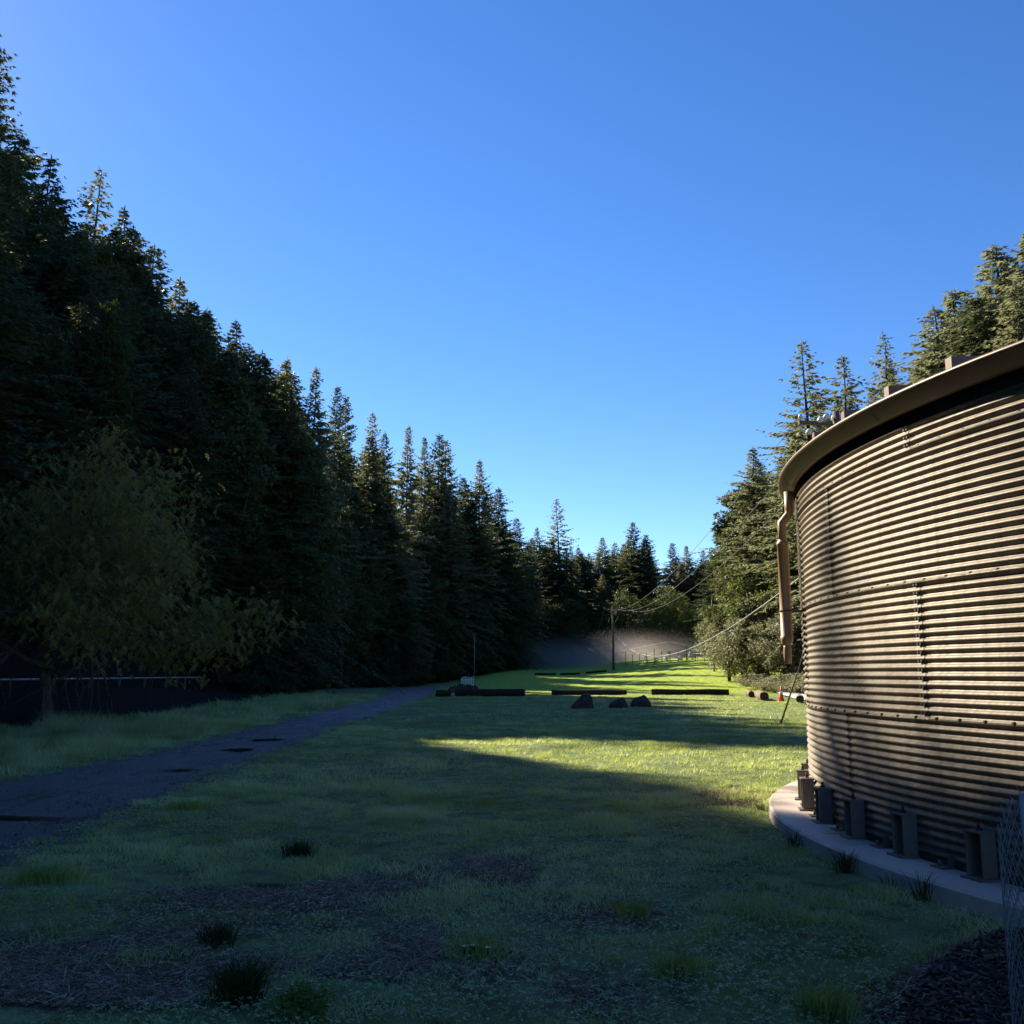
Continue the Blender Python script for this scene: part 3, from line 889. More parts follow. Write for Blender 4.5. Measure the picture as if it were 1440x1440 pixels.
for px, py, pr, lab, Y_, wd in rt:
    p = at(px, py, Y_); base = tz(p[0], p[1])
    tree("conifer_tree", pr, p[0], p[1], p[2] - base, lab, 'conifer', None, wd, lean=1)
bt = [
 (1040, 775, BRG[0], "bright green leafy tree at the front of the right hand trees", 92, 1.1),
 (1098, 768, BRG[0], "green leafy tree behind the downspout", 88, 1.2),
 (1022, 842, BGY[0], "small grey green tree at the left end of right hand trees", 93, .9),
 (1062, 838, BGY[1], "spreading grey green tree with drooping boughs by the lawn", 88, 1.0),
 (1108, 850, BGY[0], "grey green tree beside the downspout foot", 84, 1.0),
 (940, 822, BRG[1], "pale green leafy tree in front of the valley end forest", 170, 1.0),
 (968, 850, BRG[0], "rounded leafy tree right of the pale green one at valley end", 168, 1.0),
 (877, 826, BRG[1], "small pale shrubby tree under the big triangular conifer", 180, .8),
]
for px, py, pr, lab, Y_, wd in bt:
    p = at(px, py, Y_); base = tz(p[0], p[1])
    tree("broadleaf_tree", pr, p[0], p[1], p[2] - base, lab, 'tree', None, wd)
yl = [
 (152, 326, BYT[0], "sunlit yellow green leafy tree high on the left ridge", 68, .55),
 (158, 404, BYT[0], "yellow green leafy tree below the highest one on left slope", 50, .6),
 (388, 578, BYT[0], "small glowing yellow green tree on dark left slope", 80, .4),
 (270, 425, BRT[0], "dark leafy tree between conifers on left skyline", 80, .9),
 (485, 700, BRT[1], "slim dark leafy tree left of the sunlit gully conifer", 108, .6),
]
for px, py, pr, lab, Y_, wd in yl:
    p = at(px, py, Y_); base = tz(p[0], p[1])
    tree("broadleaf_tree", pr, p[0], p[1], p[2] - base, lab, 'tree', None, wd)
# --- fill of the left and end forest, kept under the skyline and out of the sun's way
def fill(ylist, dlist, E, side, group, labs, skyE, kinds, hr, maxn):
    n = 0
    for y0 in ylist:
        for d0 in dlist:
            s_ = y0 + random.uniform(-2.2, 2.2); dd = d0 + random.uniform(-1.6, 1.6)
            seg = np.cumsum(np.r_[0, np.hypot(*np.diff(E, axis=0).T)])
            q = np.array([np.interp(s_, seg, E[:, 0]), np.interp(s_, seg, E[:, 1])])
            q2 = np.array([np.interp(s_ + 1, seg, E[:, 0]), np.interp(s_ + 1, seg, E[:, 1])])
            tn = (q2 - q) / (np.linalg.norm(q2 - q) + 1e-9)
            nrm = np.array([-tn[1], tn[0]]) * side
            x, y = q + nrm * dd
            base = tz(x, y)
            h = random.uniform(*hr) * (.62 if d0 < 4 else (.85 if d0 < 9 else 1.0))
            px, py, f = project((x, y, base + h))
            if f > 3 and -400 < px < 1800:
                for _ in range(30):
                    rpx = F * 2.0 / f
                    lim = max(np.interp(px, SKY[:, 0], SKY[:, 1]), np.interp(px + rpx, SKY[:, 0], SKY[:, 1]) - rpx * 1.2) + 4
                    if py >= lim: break
                    h *= .95; px, py, f = project((x, y, base + h))
            if side == 1 and E is EDGE_L and 20 < y < 68 and x > -21.5: continue
            kk = random.random()
            broad = kk < (.45 if d0 < 6 else .16)
            wd = random.uniform(.95, 1.3)
            h2 = sun_clear_height(x, y, base, h, 5.0 * wd if not broad else -4.0 * wd)
            if h2 < 5: continue
            pr = (random.choice(BRT) if h2 > 15 else random.choice(BRD)) if broad else random.choice(kinds)
            if not broad and h2 < 9: continue
            tree("broadleaf_tree" if broad else "conifer_tree", pr, x, y, h2, labs[1 if broad else 0], 'tree' if broad else 'conifer', group + (' leafy trees' if broad else ' conifers'), wd, lean=2)
            n += 1
            if n >= maxn: return n
    return n
segL = np.cumsum(np.r_[0, np.hypot(*np.diff(EDGE_L, axis=0).T)])
n1 = fill(np.arange(segL[1] - 34, segL[4] + 8, 4.6), (2.5, 7.5, 13, 19, 26), EDGE_L, 1, "shaded hillside forest",
     ("unseen conifer added left of the frame for its shadow on the tank", "unseen leafy tree added left of the frame to shade the lower tank wall"), True, CON + [CON[0], CON[2]], (19, 28), 290)
n2 = fill(np.arange(segL[4] + 12, segL[8], 5.2), (2.5, 8, 14.5, 22), EDGE_L, 1, "valley end forest",
     ("dark conifer in the crowded forest closing the valley end", "dark leafy tree in the crowded forest closing the valley end"), True, CON + CONP[:1], (17, 30), 200)
segR = np.cumsum(np.r_[0, np.hypot(*np.diff(EDGE_R, axis=0).T)])
n3 = fill(np.arange(segR[1] + 5, segR[5], 6.0), (4, 11, 19, 28), EDGE_R, -1, "right hillside forest",
     ("sunlit conifer in the crowded forest on the right hillside", "leafy tree in the crowded forest on the right hillside"), True, CONP + [CON[0]], (22, 33), 130)
print("forest", n1, n2, n3)
# --- unseen trees added left of the frame to shade the near meadow and tank wall
tree("conifer_tree", CON[2], -30.0, 46.8, 34.6 - tz(-30.0, 46.8), "unseen conifer added left of the frame for its shadow on the tank", 'conifer', "shaded hillside forest conifers", .55)
for x_ in (-24.5, -27.5, -30.5):  # added trees, tops set so their shade covers the lower tank wall
    for naz, zt in ((-94, 1.15), (-96, 1.35), (-98.5, 1.45), (-101, 1.45), (-103.5, 1.4), (-106, 1.4), (-108.5, 1.45), (-111, 1.5), (-114, 1.6)):
        q = polar(naz, TR, zt); D_ = TC[0] + q.x - x_
        y_ = TC[1] + q.y + D_ / math.tan(R(-SUN_AZ)); z_ = zt + D_ / math.sin(R(-SUN_AZ)) * math.tan(R(SUN_EL)); b_ = tz(x_, y_)
        qx, qy, qf = project((x_, y_, z_))
        if qx > -70: continue
        tree("broadleaf_tree", BRT[0], x_, y_, (z_ - b_) * 1.0, "unseen leafy tree added left of the frame to shade the lower tank wall", 'tree', "shaded hillside forest leafy trees", .36)
k = 0
for x_ in (-19.5, -22.5, -25.5, -31, -36, -41):  # added rows, tops fitted to the wanted edge of the shadow
    for y_ in np.arange(-8, 62, 1.1 if x_ > -28 else 2.0):
        k += 1
        b_ = tz(x_, y_)
        h0 = 31 - b_ if x_ > -28 else 30
        if x_ <= -28 and (y_ < 30): continue
        v_ = sun_clear_height(x_, y_, b_, h0, -1.9)
        if v_ < 9 or v_ < h0 * .5: continue
        qx, qy, qf = project((x_, y_, b_ + v_))
        if y_ > 15 and qf > 0 and qx > -1400 * 2.6 / qf - 12: continue
        tree("broadleaf_tree", BRT[k % 2], x_, y_, v_, "unseen leafy tree added left of the frame to shade the lower tank wall", 'tree', "shaded hillside forest leafy trees", .5)
# understory bushes along the forest foot
for k in range(64):
    s_ = segL[1] + 2 + k * 2.1 + random.uniform(-.8, .8)
    q = np.array([np.interp(s_, segL, EDGE_L[:, 0]), np.interp(s_, segL, EDGE_L[:, 1])])
    x, y = q[0] - random.uniform(.6, 4.5), q[1]
    if 22 < y < 69: x = -22.5 - random.uniform(0, 3.5)
    tree("bush", SHR[0], x, y, random.uniform(.8, 2.3), "low dark bush in the understory at the left forest foot", 'bush', "understory bushes at the forest foot", random.uniform(.9, 1.5))
for k in range(26):
    s_ = segL[4] + 4 + k * 3.0
    q = np.array([np.interp(s_, segL, EDGE_L[:, 0]), np.interp(s_, segL, EDGE_L[:, 1])])
    tree("bush", SHR[0], q[0] + random.uniform(-1, 1), q[1] + random.uniform(0, 4), random.uniform(1.2, 3.2), "dark bush at the foot of the valley end forest", 'bush', "bushes at the valley end", random.uniform(.9, 1.5))
for k, (px, py, Y_, h) in enumerate([(1064, 936, 84, 1.3), (1078, 934, 82, 1.1), (1092, 938, 80, 1.3), (1106, 934, 80, 1.5), (1118, 936, 78, 1.2), (1130, 932, 78, 1.6), (1050, 932, 88, 1.0), (1142, 934, 76, 1.5)]):
    p = at(px, py, Y_)
    tree("bush", SHR[1], p[0], p[1], h, "pale dry bush on the bank at the lawn's right edge", 'bush', "pale bushes on the bank", 1.3)

# ------------------------------------------------------------------ the olive leaved tree by the road
def drooping_tree():
    g = np.random.default_rng(77)
    bx, by = -15.2, 33.0
    t = thing("leafy_tree", "spreading olive leaved tree with drooping leaflets beside the road", "tree", (bx, by, tz(bx, by)), 0, None, (1.12, 1.12, 1.02))
    b = MB(); ends = []
    def limb(p, d, L, r, lvl):
        n = 5; pts = [p]; rad = [r]
        for k in range(n):
            d = d + g.normal(0, .16, 3); d[2] += (.06 if lvl < 2 else -.05); d /= np.linalg.norm(d)
            p = p + d * L / n; pts.append(p); rad.append(r * (1 - .14 * (k + 1)))
        b.tube(pts, rad, 7 if lvl < 2 else 4, False)
        if lvl >= 3:
            for q in pts[1:]: ends.append((q, d))
            return
        nk = (5, 6, 6)[lvl]
        for k in range(nk):
            i = g.integers(2, n + 1) if lvl else min(n, 2 + k)
            a = g.random() * 6.28
            side = np.cross(d, [math.cos(a), math.sin(a), .3]); side /= np.linalg.norm(side)
            dd = d * .55 + side * .95 + np.array([.12, 0, .18 if lvl < 1 else .0]); dd /= np.linalg.norm(dd)
            limb(pts[i], dd, L * g.uniform(.55, .85), rad[i] * .62, lvl + 1)
    limb(np.array([0, 0, -.3]), np.array([.10, .0, 1.0]), 3.3, .23, 0)
    limb(np.array([.15, 0, 1.7]), np.array([-.55, -.2, .8]), 2.9, .12, 1)
    limb(np.array([.2, 0, 1.9]), np.array([.8, -.25, .5]), 3.6, .13, 1)
    limb(np.array([.2, 0, 2.6]), np.array([.95, .1, .35]), 4.2, .12, 1)
    limb(np.array([.2, 0, 2.9]), np.array([.2, .2, 1.0]), 3.6, .12, 1)
    limb(np.array([.2, 0, 2.4]), np.array([-.9, .2, .5]), 3.6, .12, 1)
    limb(np.array([.2, 0, 3.0]), np.array([.6, -.5, .75]), 3.9, .12, 1)
    limb(np.array([.2, 0, 1.5]), np.array([.7, -.8, .25]), 3.4, .12, 1)
    limb(np.array([.1, 0, 1.6]), np.array([-.8, -.6, .3]), 3.4, .12, 1)
    limb(np.array([.1, 0, 2.2]), np.array([-.1, -.9, .45]), 3.4, .12, 1)
    b.build("trunk", M['bark_pale'], t)
    E_ = np.array([e[0] for e in ends])
    E_ = E_[E_[:, 2] > np.interp(E_[:, 0], (0.3, 4.5), (3.0, 1.3))]
    print("leaf stations", len(E_), E_.min(0), E_.max(0))
    # compound leaves: a drooping midrib with paired leaflets
    reps = max(1, int(14000 / len(E_)))
    P = np.repeat(E_, reps, 0) + g.normal(0, .30, (len(E_) * reps, 3)) * (.6 + .8 * vnoise(np.repeat(E_[:, 0], reps), np.repeat(E_[:, 2], reps), .9, 3))[:, None]
    n = len(P)
    az = g.random(n) * 6.28
    out = np.c_[np.cos(az), np.sin(az), np.zeros(n)]
    sd = np.c_[-np.sin(az), np.cos(az), np.zeros(n)]
    tr = []; tn = []
    tint = np.clip(.45 * vnoise(P[:, 0] * 1.0 + P[:, 2], P[:, 1] + P[:, 2] * .7, 1.3, 4) + .3 * g.random(n) + .12 * (P[:, 0] > 1.5) , 0, 1)
    Lr = g.uniform(.16, .32, n)
    for k in range(6):
        s = .2 + .8 * k / 5
        c = P + out * (Lr * s)[:, None]; c[:, 2] -= Lr * (.15 * s + .75 * s * s)
        for sg in ((-1, 1) if k < 5 else (0,)):
            d = sd * (sg * .75) + out * .45; d = d + g.normal(0, .15, (n, 3)); d[:, 2] -= .85
            d /= np.linalg.norm(d, axis=1)[:, None]
            l = g.uniform(.06, .12, n)
            wv = np.cross(d, out + g.normal(0, .3, (n, 3))); wv /= np.linalg.norm(wv, axis=1)[:, None] + 1e-6
            md = c + d * (l * .4)[:, None]; tip = c + d * l[:, None]
            tr += [np.stack([c, md + wv * (l * .18)[:, None], tip], 1), np.stack([c, tip, md - wv * (l * .18)[:, None]], 1)]
            tn += [np.clip(tint + g.normal(0, .06, n), 0, 1)] * 2
    T = np.concatenate(tr); tn = np.concatenate(tn)
    k_ = T[:, :, 2].min(1) > np.interp(T[:, 0, 0], (0.3, 4.5), (2.5, .8))
    link("crown", tris_mesh("crown", T[k_], tn[k_], M['leaf_olive']), None, t)
drooping_tree()
# pale pipe rail beyond it
rail = thing("pipe_rail", "pale horizontal pipe rail on posts under the trees at far left", "railing", (0, 0, 0))
A = np.array([-18.2, 33.0]); B = np.array([-20.3, 66.0])
npst = 9
for k in range(npst):
    q = A + (B - A) * k / (npst - 1)
    z0 = tz(*q)
    MB().box((q[0], q[1], (z0 - .3 + 1.36) / 2), (.09, .09, 1.36 - z0 + .3)).build("post", M['pole'], rail)
for k in range(npst - 1):
    qa = A + (B - A) * (k + .02) / (npst - 1); qb = A + (B - A) * (k + .98) / (npst - 1)
    MB().tube([(qa[0], qa[1], 1.40), (qb[0], qb[1], 1.40)], .04, 8).build("rail", M['wire'], rail)

# ------------------------------------------------------------------ boulders, logs
def rock_mesh(name, size, seed, peak=0.0, sub=3):
    bm = bmesh.new(); bmesh.ops.create_icosphere(bm, subdivisions=sub, radius=1)
    g = np.random.default_rng(seed)
    pl = [(Vector(g.normal(0, 1, 3)).normalized(), g.uniform(.62, .9)) for _ in range(11)]
    for v in bm.verts:
        p = v.co.copy()
        for nrm, d in pl:
            q = p.dot(nrm)
            if q > d: p -= nrm * (q - d)
        nz = float(vnoise(p.x * 2 + p.z * 1.3, p.y * 2 + p.z, .5, seed))
        p *= 1 + (nz - .5) * .14
        if p.z > 0: p.x += peak * p.z; p.z *= 1.1
        if p.z < -.45: p.z = -.45
        v.co = Vector((p.x * size[0] / 2, p.y * size[1] / 2, (p.z + .45) * size[2] / 1.45 - .05))
    me = bpy.data.meshes.new(name); bm.to_mesh(me); bm.free()
    me.materials.append(M['rock']); return me
def hull_rock(name, sil, w_, h_, d_, seed):
    g = np.random.default_rng(seed)
    bm = bmesh.new()
    for yy, k in ((-.5, .62), (-.3, .92), (.1, 1.0), (.5, .7)):
        for (x, z) in sil:
            bm.verts.new(((.5 + (x - .5) * k - .5) * w_ + g.normal(0, .02), yy * d_ + g.normal(0, .03), z * h_ * (k if z > .1 else 1) - .04))
    r_ = bmesh.ops.convex_hull(bm, input=bm.verts)
    bmesh.ops.delete(bm, geom=[v for v in bm.verts if not v.link_faces], context='VERTS')
    bmesh.ops.subdivide_edges(bm, edges=bm.edges, cuts=3, use_grid_fill=True)
    for v in bm.verts:
        n_ = float(fbm(v.co.x * 3 + v.co.z * 2, v.co.y * 3 + v.co.z, .5, seed)) - .5
        v.co += Vector((n_, n_ * .6, n_ * .7)) * .10
    me = bpy.data.meshes.new(name); bm.to_mesh(me); bm.free(); me.materials.append(M['rock']); return me
for k, (px, py, Y_, sz, sil, lab) in enumerate([
        (819, 997, 48.2, (1.06, .76, .9), [(0, 0), (0, .14), (.12, .36), (.5, .92), (.65, 1), (.86, .95), (.97, .7), (1, .3), (.98, 0)], "largest of three dark boulders, peaked, left end of the trio"),
        (870, 996, 48.6, (.92, .54, .8), [(0, 0), (.02, .4), (.15, .65), (.65, 1), (.8, .95), (.95, .5), (1, .1), (1, 0)], "low flat topped boulder, middle of the trio on the meadow"),
        (902, 994, 50.5, (.98, .62, .8), [(0, 0), (0, .45), (.1, .72), (.4, .82), (.6, 1), (.75, .9), (.95, .4), (1, 0)], "rounded boulder at the right end of the trio")]):
    p = at(px, py, Y_)
    o = link("boulder", hull_rock("boulder", sil, sz[0], sz[1], sz[2], 60 + k), None, None, (p[0], Y_, tz(p[0], Y_)))
    tag(o, lab, "boulder", "boulders on the meadow")
def log(x0, y0, x1, y1, d, lab, group, zo=0.0, mat='log'):
    a = np.array([x0, y0]); b = np.array([x1, y1]); L = np.linalg.norm(b - a)
    za, zb_ = tz(*a), tz(*b)
    t = thing("log", lab, "log", (x0, y0, za + d * .46 + zo), math.atan2(b[1] - a[1], b[0] - a[0]), group)
    n = max(8, int(L / .35)); k = 18; V = []; Fs = []
    sd = int(abs(x0 * 13 + y0 * 7)) % 50
    for i in range(n + 1):
        s = i / n
        for j in range(k):
            q = 2 * math.pi * j / k
            r_ = d / 2 * (1 + .16 * (float(vnoise(math.cos(q) * 2 + s * L * 1.1, math.sin(q) * 2 + s * 3, .8, sd)) - .5) - .06 * s)
            V.append((s * L + .03 * math.cos(q * 3 + sd), r_ * math.cos(q) + .035 * L / 6 * math.sin(s * 4 + sd), r_ * math.sin(q) * (1 + .05 * math.sin(s * 9 + sd)) + (zb_ - za) * s))
    for i in range(n):
        for j in range(k):
            c = i * k + j; e = i * k + (j + 1) % k
            Fs.append((c, c + k, e + k, e))
    MB().add(V, Fs, True).build("bark", M[mat], t)
    MB().add(V[:k], [tuple(range(k))]).build("cut_end", M['log_end'], t)
    MB().add(V[-k:], [tuple(reversed(range(k)))]).build("cut_end", M['log_end'], t)
G_ = "felled logs lined up along the lawn"
def logpx(xa, xb, y, Y_, d, lab):
    a_ = at(xa, y, Y_); b_ = at(xb, y, Y_)
    log(a_[0], Y_, b_[0], Y_ + random.uniform(-.4, .8), d, lab, G_, 0, 'log_shaded')
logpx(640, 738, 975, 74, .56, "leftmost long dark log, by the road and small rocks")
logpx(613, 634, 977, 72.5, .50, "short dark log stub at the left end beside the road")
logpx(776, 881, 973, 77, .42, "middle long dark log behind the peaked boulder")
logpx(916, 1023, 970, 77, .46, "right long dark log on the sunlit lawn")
log(17.6, 75.5, 16.6, 70.0, .48, "farther sunlit short log at the white sheeting's corner", G_)
log(16.4, 67.3, 15.3, 61.4, .60, "nearer sunlit log with its dark sawn end facing the camera", G_)
log(16.8, 59.2, 16.0, 56.2, .46, "nearest sunlit log beside the orange cone", G_)
for k, (xa, xb, y, Y_) in enumerate([(752, 782, 946, 124), (788, 815, 946, 124), (824, 853, 945, 126)]):
    a_ = at(xa, y, Y_); b_ = at(xb, y, Y_)
    log(a_[0], Y_, b_[0], Y_, .28, ("left", "middle", "right")[k] + " of three thin dark logs at the far edge of the lawn", "far logs at the lawn edge", 0, 'log_shaded')
for k, (px, py, s_) in enumerate([(634, 966, .75), (642, 964, .9), (648, 958, .95), (655, 956, .9), (662, 957, .8), (668, 958, .6)]):
    Y_ = 84 + k * 1.2; p = at(px, py, Y_)
    o = link("rock", rock_mesh("rock", (s_, s_, s_ * .75), 80 + k, 0, 2), None, None, (p[0], Y_, tz(p[0], Y_) - .02), k)
    tag(o, "small dark rock in the heap before the white picket panel", "rock", "rocks heaped by the road end")
pk = thing("picket_panel", "short white picket fence panel behind the heap of dark rocks", "fence panel", (at(657, 955, 92)[0], 92, tz(at(657, 955, 92)[0], 92)))
for k in range(8):
    hh = .95 + .12 * ((k * 37) % 5) / 5
    MB().box((-.5 + k * .15, 0, hh / 2 + .1), (.075, .025, hh)).build("picket", M['white'], pk)
for z_ in (.35, .85): MB().box((.02, .03, z_), (1.2, .03, .07)).build("crossrail", M['white'], pk)

# white sheeting, cone
V = [(16.9, 57.4, 0), (36, 57.4, 0), (36, 77, 0), (18.4, 77, 0)]
tp = MB()
nn = 14
Vt = []; Ft = []
for i in range(nn + 1):
    for j in range(nn + 1):
        x = (16.9 + 5.0 * i / nn) * (1 - j / nn) + 36 * j / nn; y = 58 + 28 * i / nn
        Vt.append((x, y, tz(x, y) + .06 + .08 * float(vnoise(x, y, 1.7, 31))))
for i in range(nn):
    for j in range(nn):
        a = i * (nn + 1) + j; Ft.append((a, a + 1, a + nn + 2, a + nn + 1))
o = tp.add(Vt, Ft, True).build("white_sheeting", M['tarp']); tag(o, "bright white sheeting spread on the ground left of the tank", "sheeting")
p = at(1099, 985, 60.5)
cn = thing("traffic_cone", "orange traffic cone beside the white sheeting", "cone", (p[0], 60.5, tz(p[0], 60.5)))
MB().tube([(0, 0, .04), (0, 0, .3), (0, 0, .62), (0, 0, .9)], [.17, .12, .07, .03], 14).build("body", M['orange'], cn)
MB().box((0, 0, .02), (.42, .42, .04)).build("base", M['orange'], cn)
MB().tube([(0, 0, .46), (0, 0, .60)], [.098, .077], 14, False).build("band", M['white'], cn)

# ------------------------------------------------------------------ poles and wires
def pole(name, x, y, ztop, lab, r=.14, arm=None, arm_z=None, arm_rz=0.0, ins=0, zbase=None):
    z0 = tz(x, y) if zbase is None else zbase
    t = thing(name, lab, "utility pole", (x, y, z0))
    H_ = ztop - z0
    MB().tube([(0, 0, -.5), (0, 0, H_ * .5), (0, 0, H_)], [r, r * .85, r * .7], 10).build("shaft", M['pole'], t)
    tips = []
    if arm:
        m = Matrix.Rotation(arm_rz, 4, 'Z'); az = arm_z - z0
        MB().box((0, 0, 0), (arm, .11, .12), M=m).build("crossarm", M['pole'], t, tuple(Vector((0, 0, az)) + m @ Vector((0, r + .04, 0))))
        for k in range(ins):
            q = m @ Vector((arm * (-.47 + .94 * k / (ins - 1)), r + .04, 0))
            MB().tube([(0, 0, .06), (0, 0, .12), (0, 0, .16), (0, 0, .24), (0, 0, .27)], [.02, .03, .07, .06, .025], 10).build("insulator", M['porcelain'], t, (q.x, q.y, az))
            tips.append(np.array([x + q.x, y + q.y, arm_z + .26]))
        b = MB()
        for s_ in (-1, 1):
            b.tube([m @ Vector((s_ * arm * .3, r + .03, -.07)), m @ Vector((0, r * .9, -.7))], .016, 5)
        b.build("brace", M['steel'], t, (0, 0, az))
    return t, tips
def wire(pa, pb, sag, lab, r=.02, group="overhead wires", n=28):
    pa, pb = np.array(pa, float), np.array(pb, float)
    s = np.linspace(0, 1, n)
    P = pa + (pb - pa) * s[:, None]; P[:, 2] -= 4 * sag * s * (1 - s)
    o = MB().tube(P - pa, r, 5).build("overhead_wire", M['wire'] if r > .015 else M['dull_wire'], None, tuple(pa))
    tag(o, lab, "wire", group); return o
p2 = at(863, 948, 130); ptop = at(863, 853, 130)
P2t, t2 = pole("utility_pole", p2[0], 130, ptop[2], "tall utility pole with crossarm standing at the far edge of the sunlit lawn", .17, 2.5, ptop[2] - .35, -.35, 3)
x1, y1 = 10.05, 30.0
z1 = at(1150, 583, 30)[2]
P1t, t1 = pole("utility_pole", x1, y1, z1 + .1, "utility pole behind the tank, only its crossarm and white insulators showing", .15, 2.3, z1 - .25, .15, 3)
P0t, t0 = pole("utility_pole", 14.0, -25.0, 11.2, "utility pole behind the camera carrying the overhead wires", .16, 2.4, 10.9, .1, 3)
nm = ("left", "middle", "right")
for k in range(3):
    wire(t2[k], t1[k], 2.3 + .15 * k, nm[k] + " overhead wire from the lawn pole to the pole behind the tank", .0115)
    if k != 1: wire(t1[k], t0[k], 1.3 if k == 0 else .35, nm[k] + " overhead wire passing high over the tank at the right edge", .0028)
wire((p2[0] + .1, 130, at(863, 890, 130)[2]), (x1, y1, 5.55), 3.2, "low thick sagging cable from the lawn pole towards the tank", .021)
# insulators seen large at the pole behind the tank
for (px, py, q) in ((1155, 589, 1), (1163, 585, 2), (1139, 606, 0)):
    c = at(px, py, 30.05)
    a_ = MB().tube([(-.13, 0, -.10), (-.06, 0, -.05), (0, 0, 0), (.05, 0, .05)], [.03, .085, .095, .04], 10).build("insulator", M['porcelain'], P1t, (c[0] - x1, .05, c[2] - tz(x1, y1)))
pA, pB = at(820, 925, 190), at(820, 893, 190)
P3, t3 = pole("utility_pole", pA[0], 190, pB[2], "faint left utility pole standing in the mist", .17, 1.6, pB[2] - .6, 0, 3)
pA, pB = at(836, 930, 185), at(836, 898, 185)
P4, t4 = pole("utility_pole", pA[0], 185, pB[2], "faint T shaped utility pole standing in the mist", .15, 1.3, pB[2] - .12, 0, 3)
for k in range(3):
    wire(t2[k], t4[k], 1.5, ("left", "middle", "right")[k] + " thin wire from the lawn pole down to the mist poles", .016)
wire((p2[0], 130, at(863, 893, 130)[2]), at(842, 918, 186), .8, "low thin wire from the lawn pole into the mist", .018)
pA, pB = at(1004, 930, 104), at(1003, 843, 104)
P5, t5 = pole("utility_pole", pA[0], 104, pB[2], "slim bare pole in front of the right hand trees", .10)
wire((pA[0], 104, pB[2] - .3), at(975, 890, 150), 1.0, "faint wire running back from the slim bare pole", .015)
pA, pB = at(667, 935, 120), at(667, 893, 120)
mp, _ = pole("thin_mast", pA[0], 120, pB[2], "thin pale mast against the dark forest by the road end", .045)
for ch in mp.children: ch.data.materials[0] = M['steel']
# guy wire
ga = gnd(1098, 1018)
gw = thing("guy_wire", "slanting guy wire with yellowish guard anchored in the grass beside the tank", "guy wire", (ga[0], ga[1], 0))
dirg = Vector((x1 - ga[0], y1 - ga[1], 7.0))
topg = at(1127, 928, 31.6); e_ = Vector((topg[0] - ga[0], topg[1] - ga[1], topg[2]))
end_ = Vector((x1 - ga[0], y1 - ga[1], 7.4))
MB().tube([(0, 0, 0), e_ * .75], .030, 8).build("guard", M['guard'], gw)
MB().tube([e_ * .70, e_, end_], .014, 6).build("wire", M['steel'], gw)
MB().tube([(0, 0, -.2), (0, 0, .10)], [.05, .04], 8).build("anchor_rod", M['rust'], gw)
# small dark low hump of tall weeds at its foot
# ------------------------------------------------------------------ barn, far fence, mist
bY = 168.0
ap = at(940, 903, bY); el_ = at(868, 917, bY); er_ = at(1014, 919, bY); gz = tz(ap[0], bY) - .3
barn = thing("barn", "wide low barn with pale roof edge behind the mist", "barn", (ap[0], bY, gz))
wl, wr, ha, he, dp = el_[0] - ap[0], er_[0] - ap[0], ap[2] - gz, el_[2] - gz, 14.0
MB().add([(wl, 0, 0), (wr, 0, 0), (wr, 0, he), (0, 0, ha), (wl, 0, he), (wl, dp, 0), (wr, dp, 0), (wr, dp, he), (0, dp, ha), (wl, dp, he)],
         [(0, 1, 2, 3, 4), (5, 9, 8, 7, 6), (0, 4, 9, 5), (1, 6, 7, 2)]).build("wall", M['barn'], barn)
for s_, xe, nme in ((-1, wl, 'a'), (1, wr, 'b')):
    x_e = xe * 1.04; z_e = he - (ha - he) * .04
    t_ = .12
    MB().add([(0, -.5, ha + .03), (x_e, -.5, z_e + .03), (x_e, dp + .5, z_e + .03), (0, dp + .5, ha + .03), (0, -.5, ha + .03 + t_), (x_e, -.5, z_e + .03 + t_), (x_e, dp + .5, z_e + .03 + t_), (0, dp + .5, ha + .03 + t_)],
             [(0, 1, 2, 3), (4, 7, 6, 5), (0, 4, 5, 1), (3, 2, 6, 7), (1, 5, 6, 2)]).build("roof", M['barn_roof'], barn)
x_e = wr * 1.05; z_e = he - (ha - he) * .05
MB().add([(.3, -.56, ha - .08), (x_e, -.56, z_e - .5), (x_e, -.56, z_e + .12), (.3, -.56, ha + .12), (.3, -.52, ha - .08), (x_e, -.52, z_e - .5), (x_e, -.52, z_e + .12), (.3, -.52, ha + .12)],
         [(0, 1, 2, 3), (4, 7, 6, 5), (0, 4, 5, 1), (3, 2, 6, 7), (1, 5, 6, 2), (0, 3, 7, 4)]).build("barge_board", M['barn_roof'], barn)
MB().box((-2.2, -.03, 1.5), (3.2, .05, 3.0)).build("door", M['dark_wood'], barn)
fY = 140.0
fa = at(880, 934, fY); fb = at(1046, 930, 112)
wf = thing("wire_fence", "low wire fence with thin posts along the back of the lawn", "fence", (0, 0, 0))
nP = 15; tops = []
for k in range(nP):
    s_ = k / (nP - 1); x = fa[0] + (fb[0] - fa[0]) * s_; y = fa[1] + (fb[1] - fa[1]) * s_; z = tz(x, y)
    hh = 1.5 + .5 * ((k * 29) % 4 == 0)
    MB().tube([(x, y, z - .2), (x, y, z + hh)], .045, 6).build("post", M['pole'], wf); tops.append((x, y, z))
for hz in (.5, .95, 1.4):
    MB().tube([(a_[0], a_[1], a_[2] + hz) for a_ in tops], .012, 4).build("wire", M['wire'], wf)
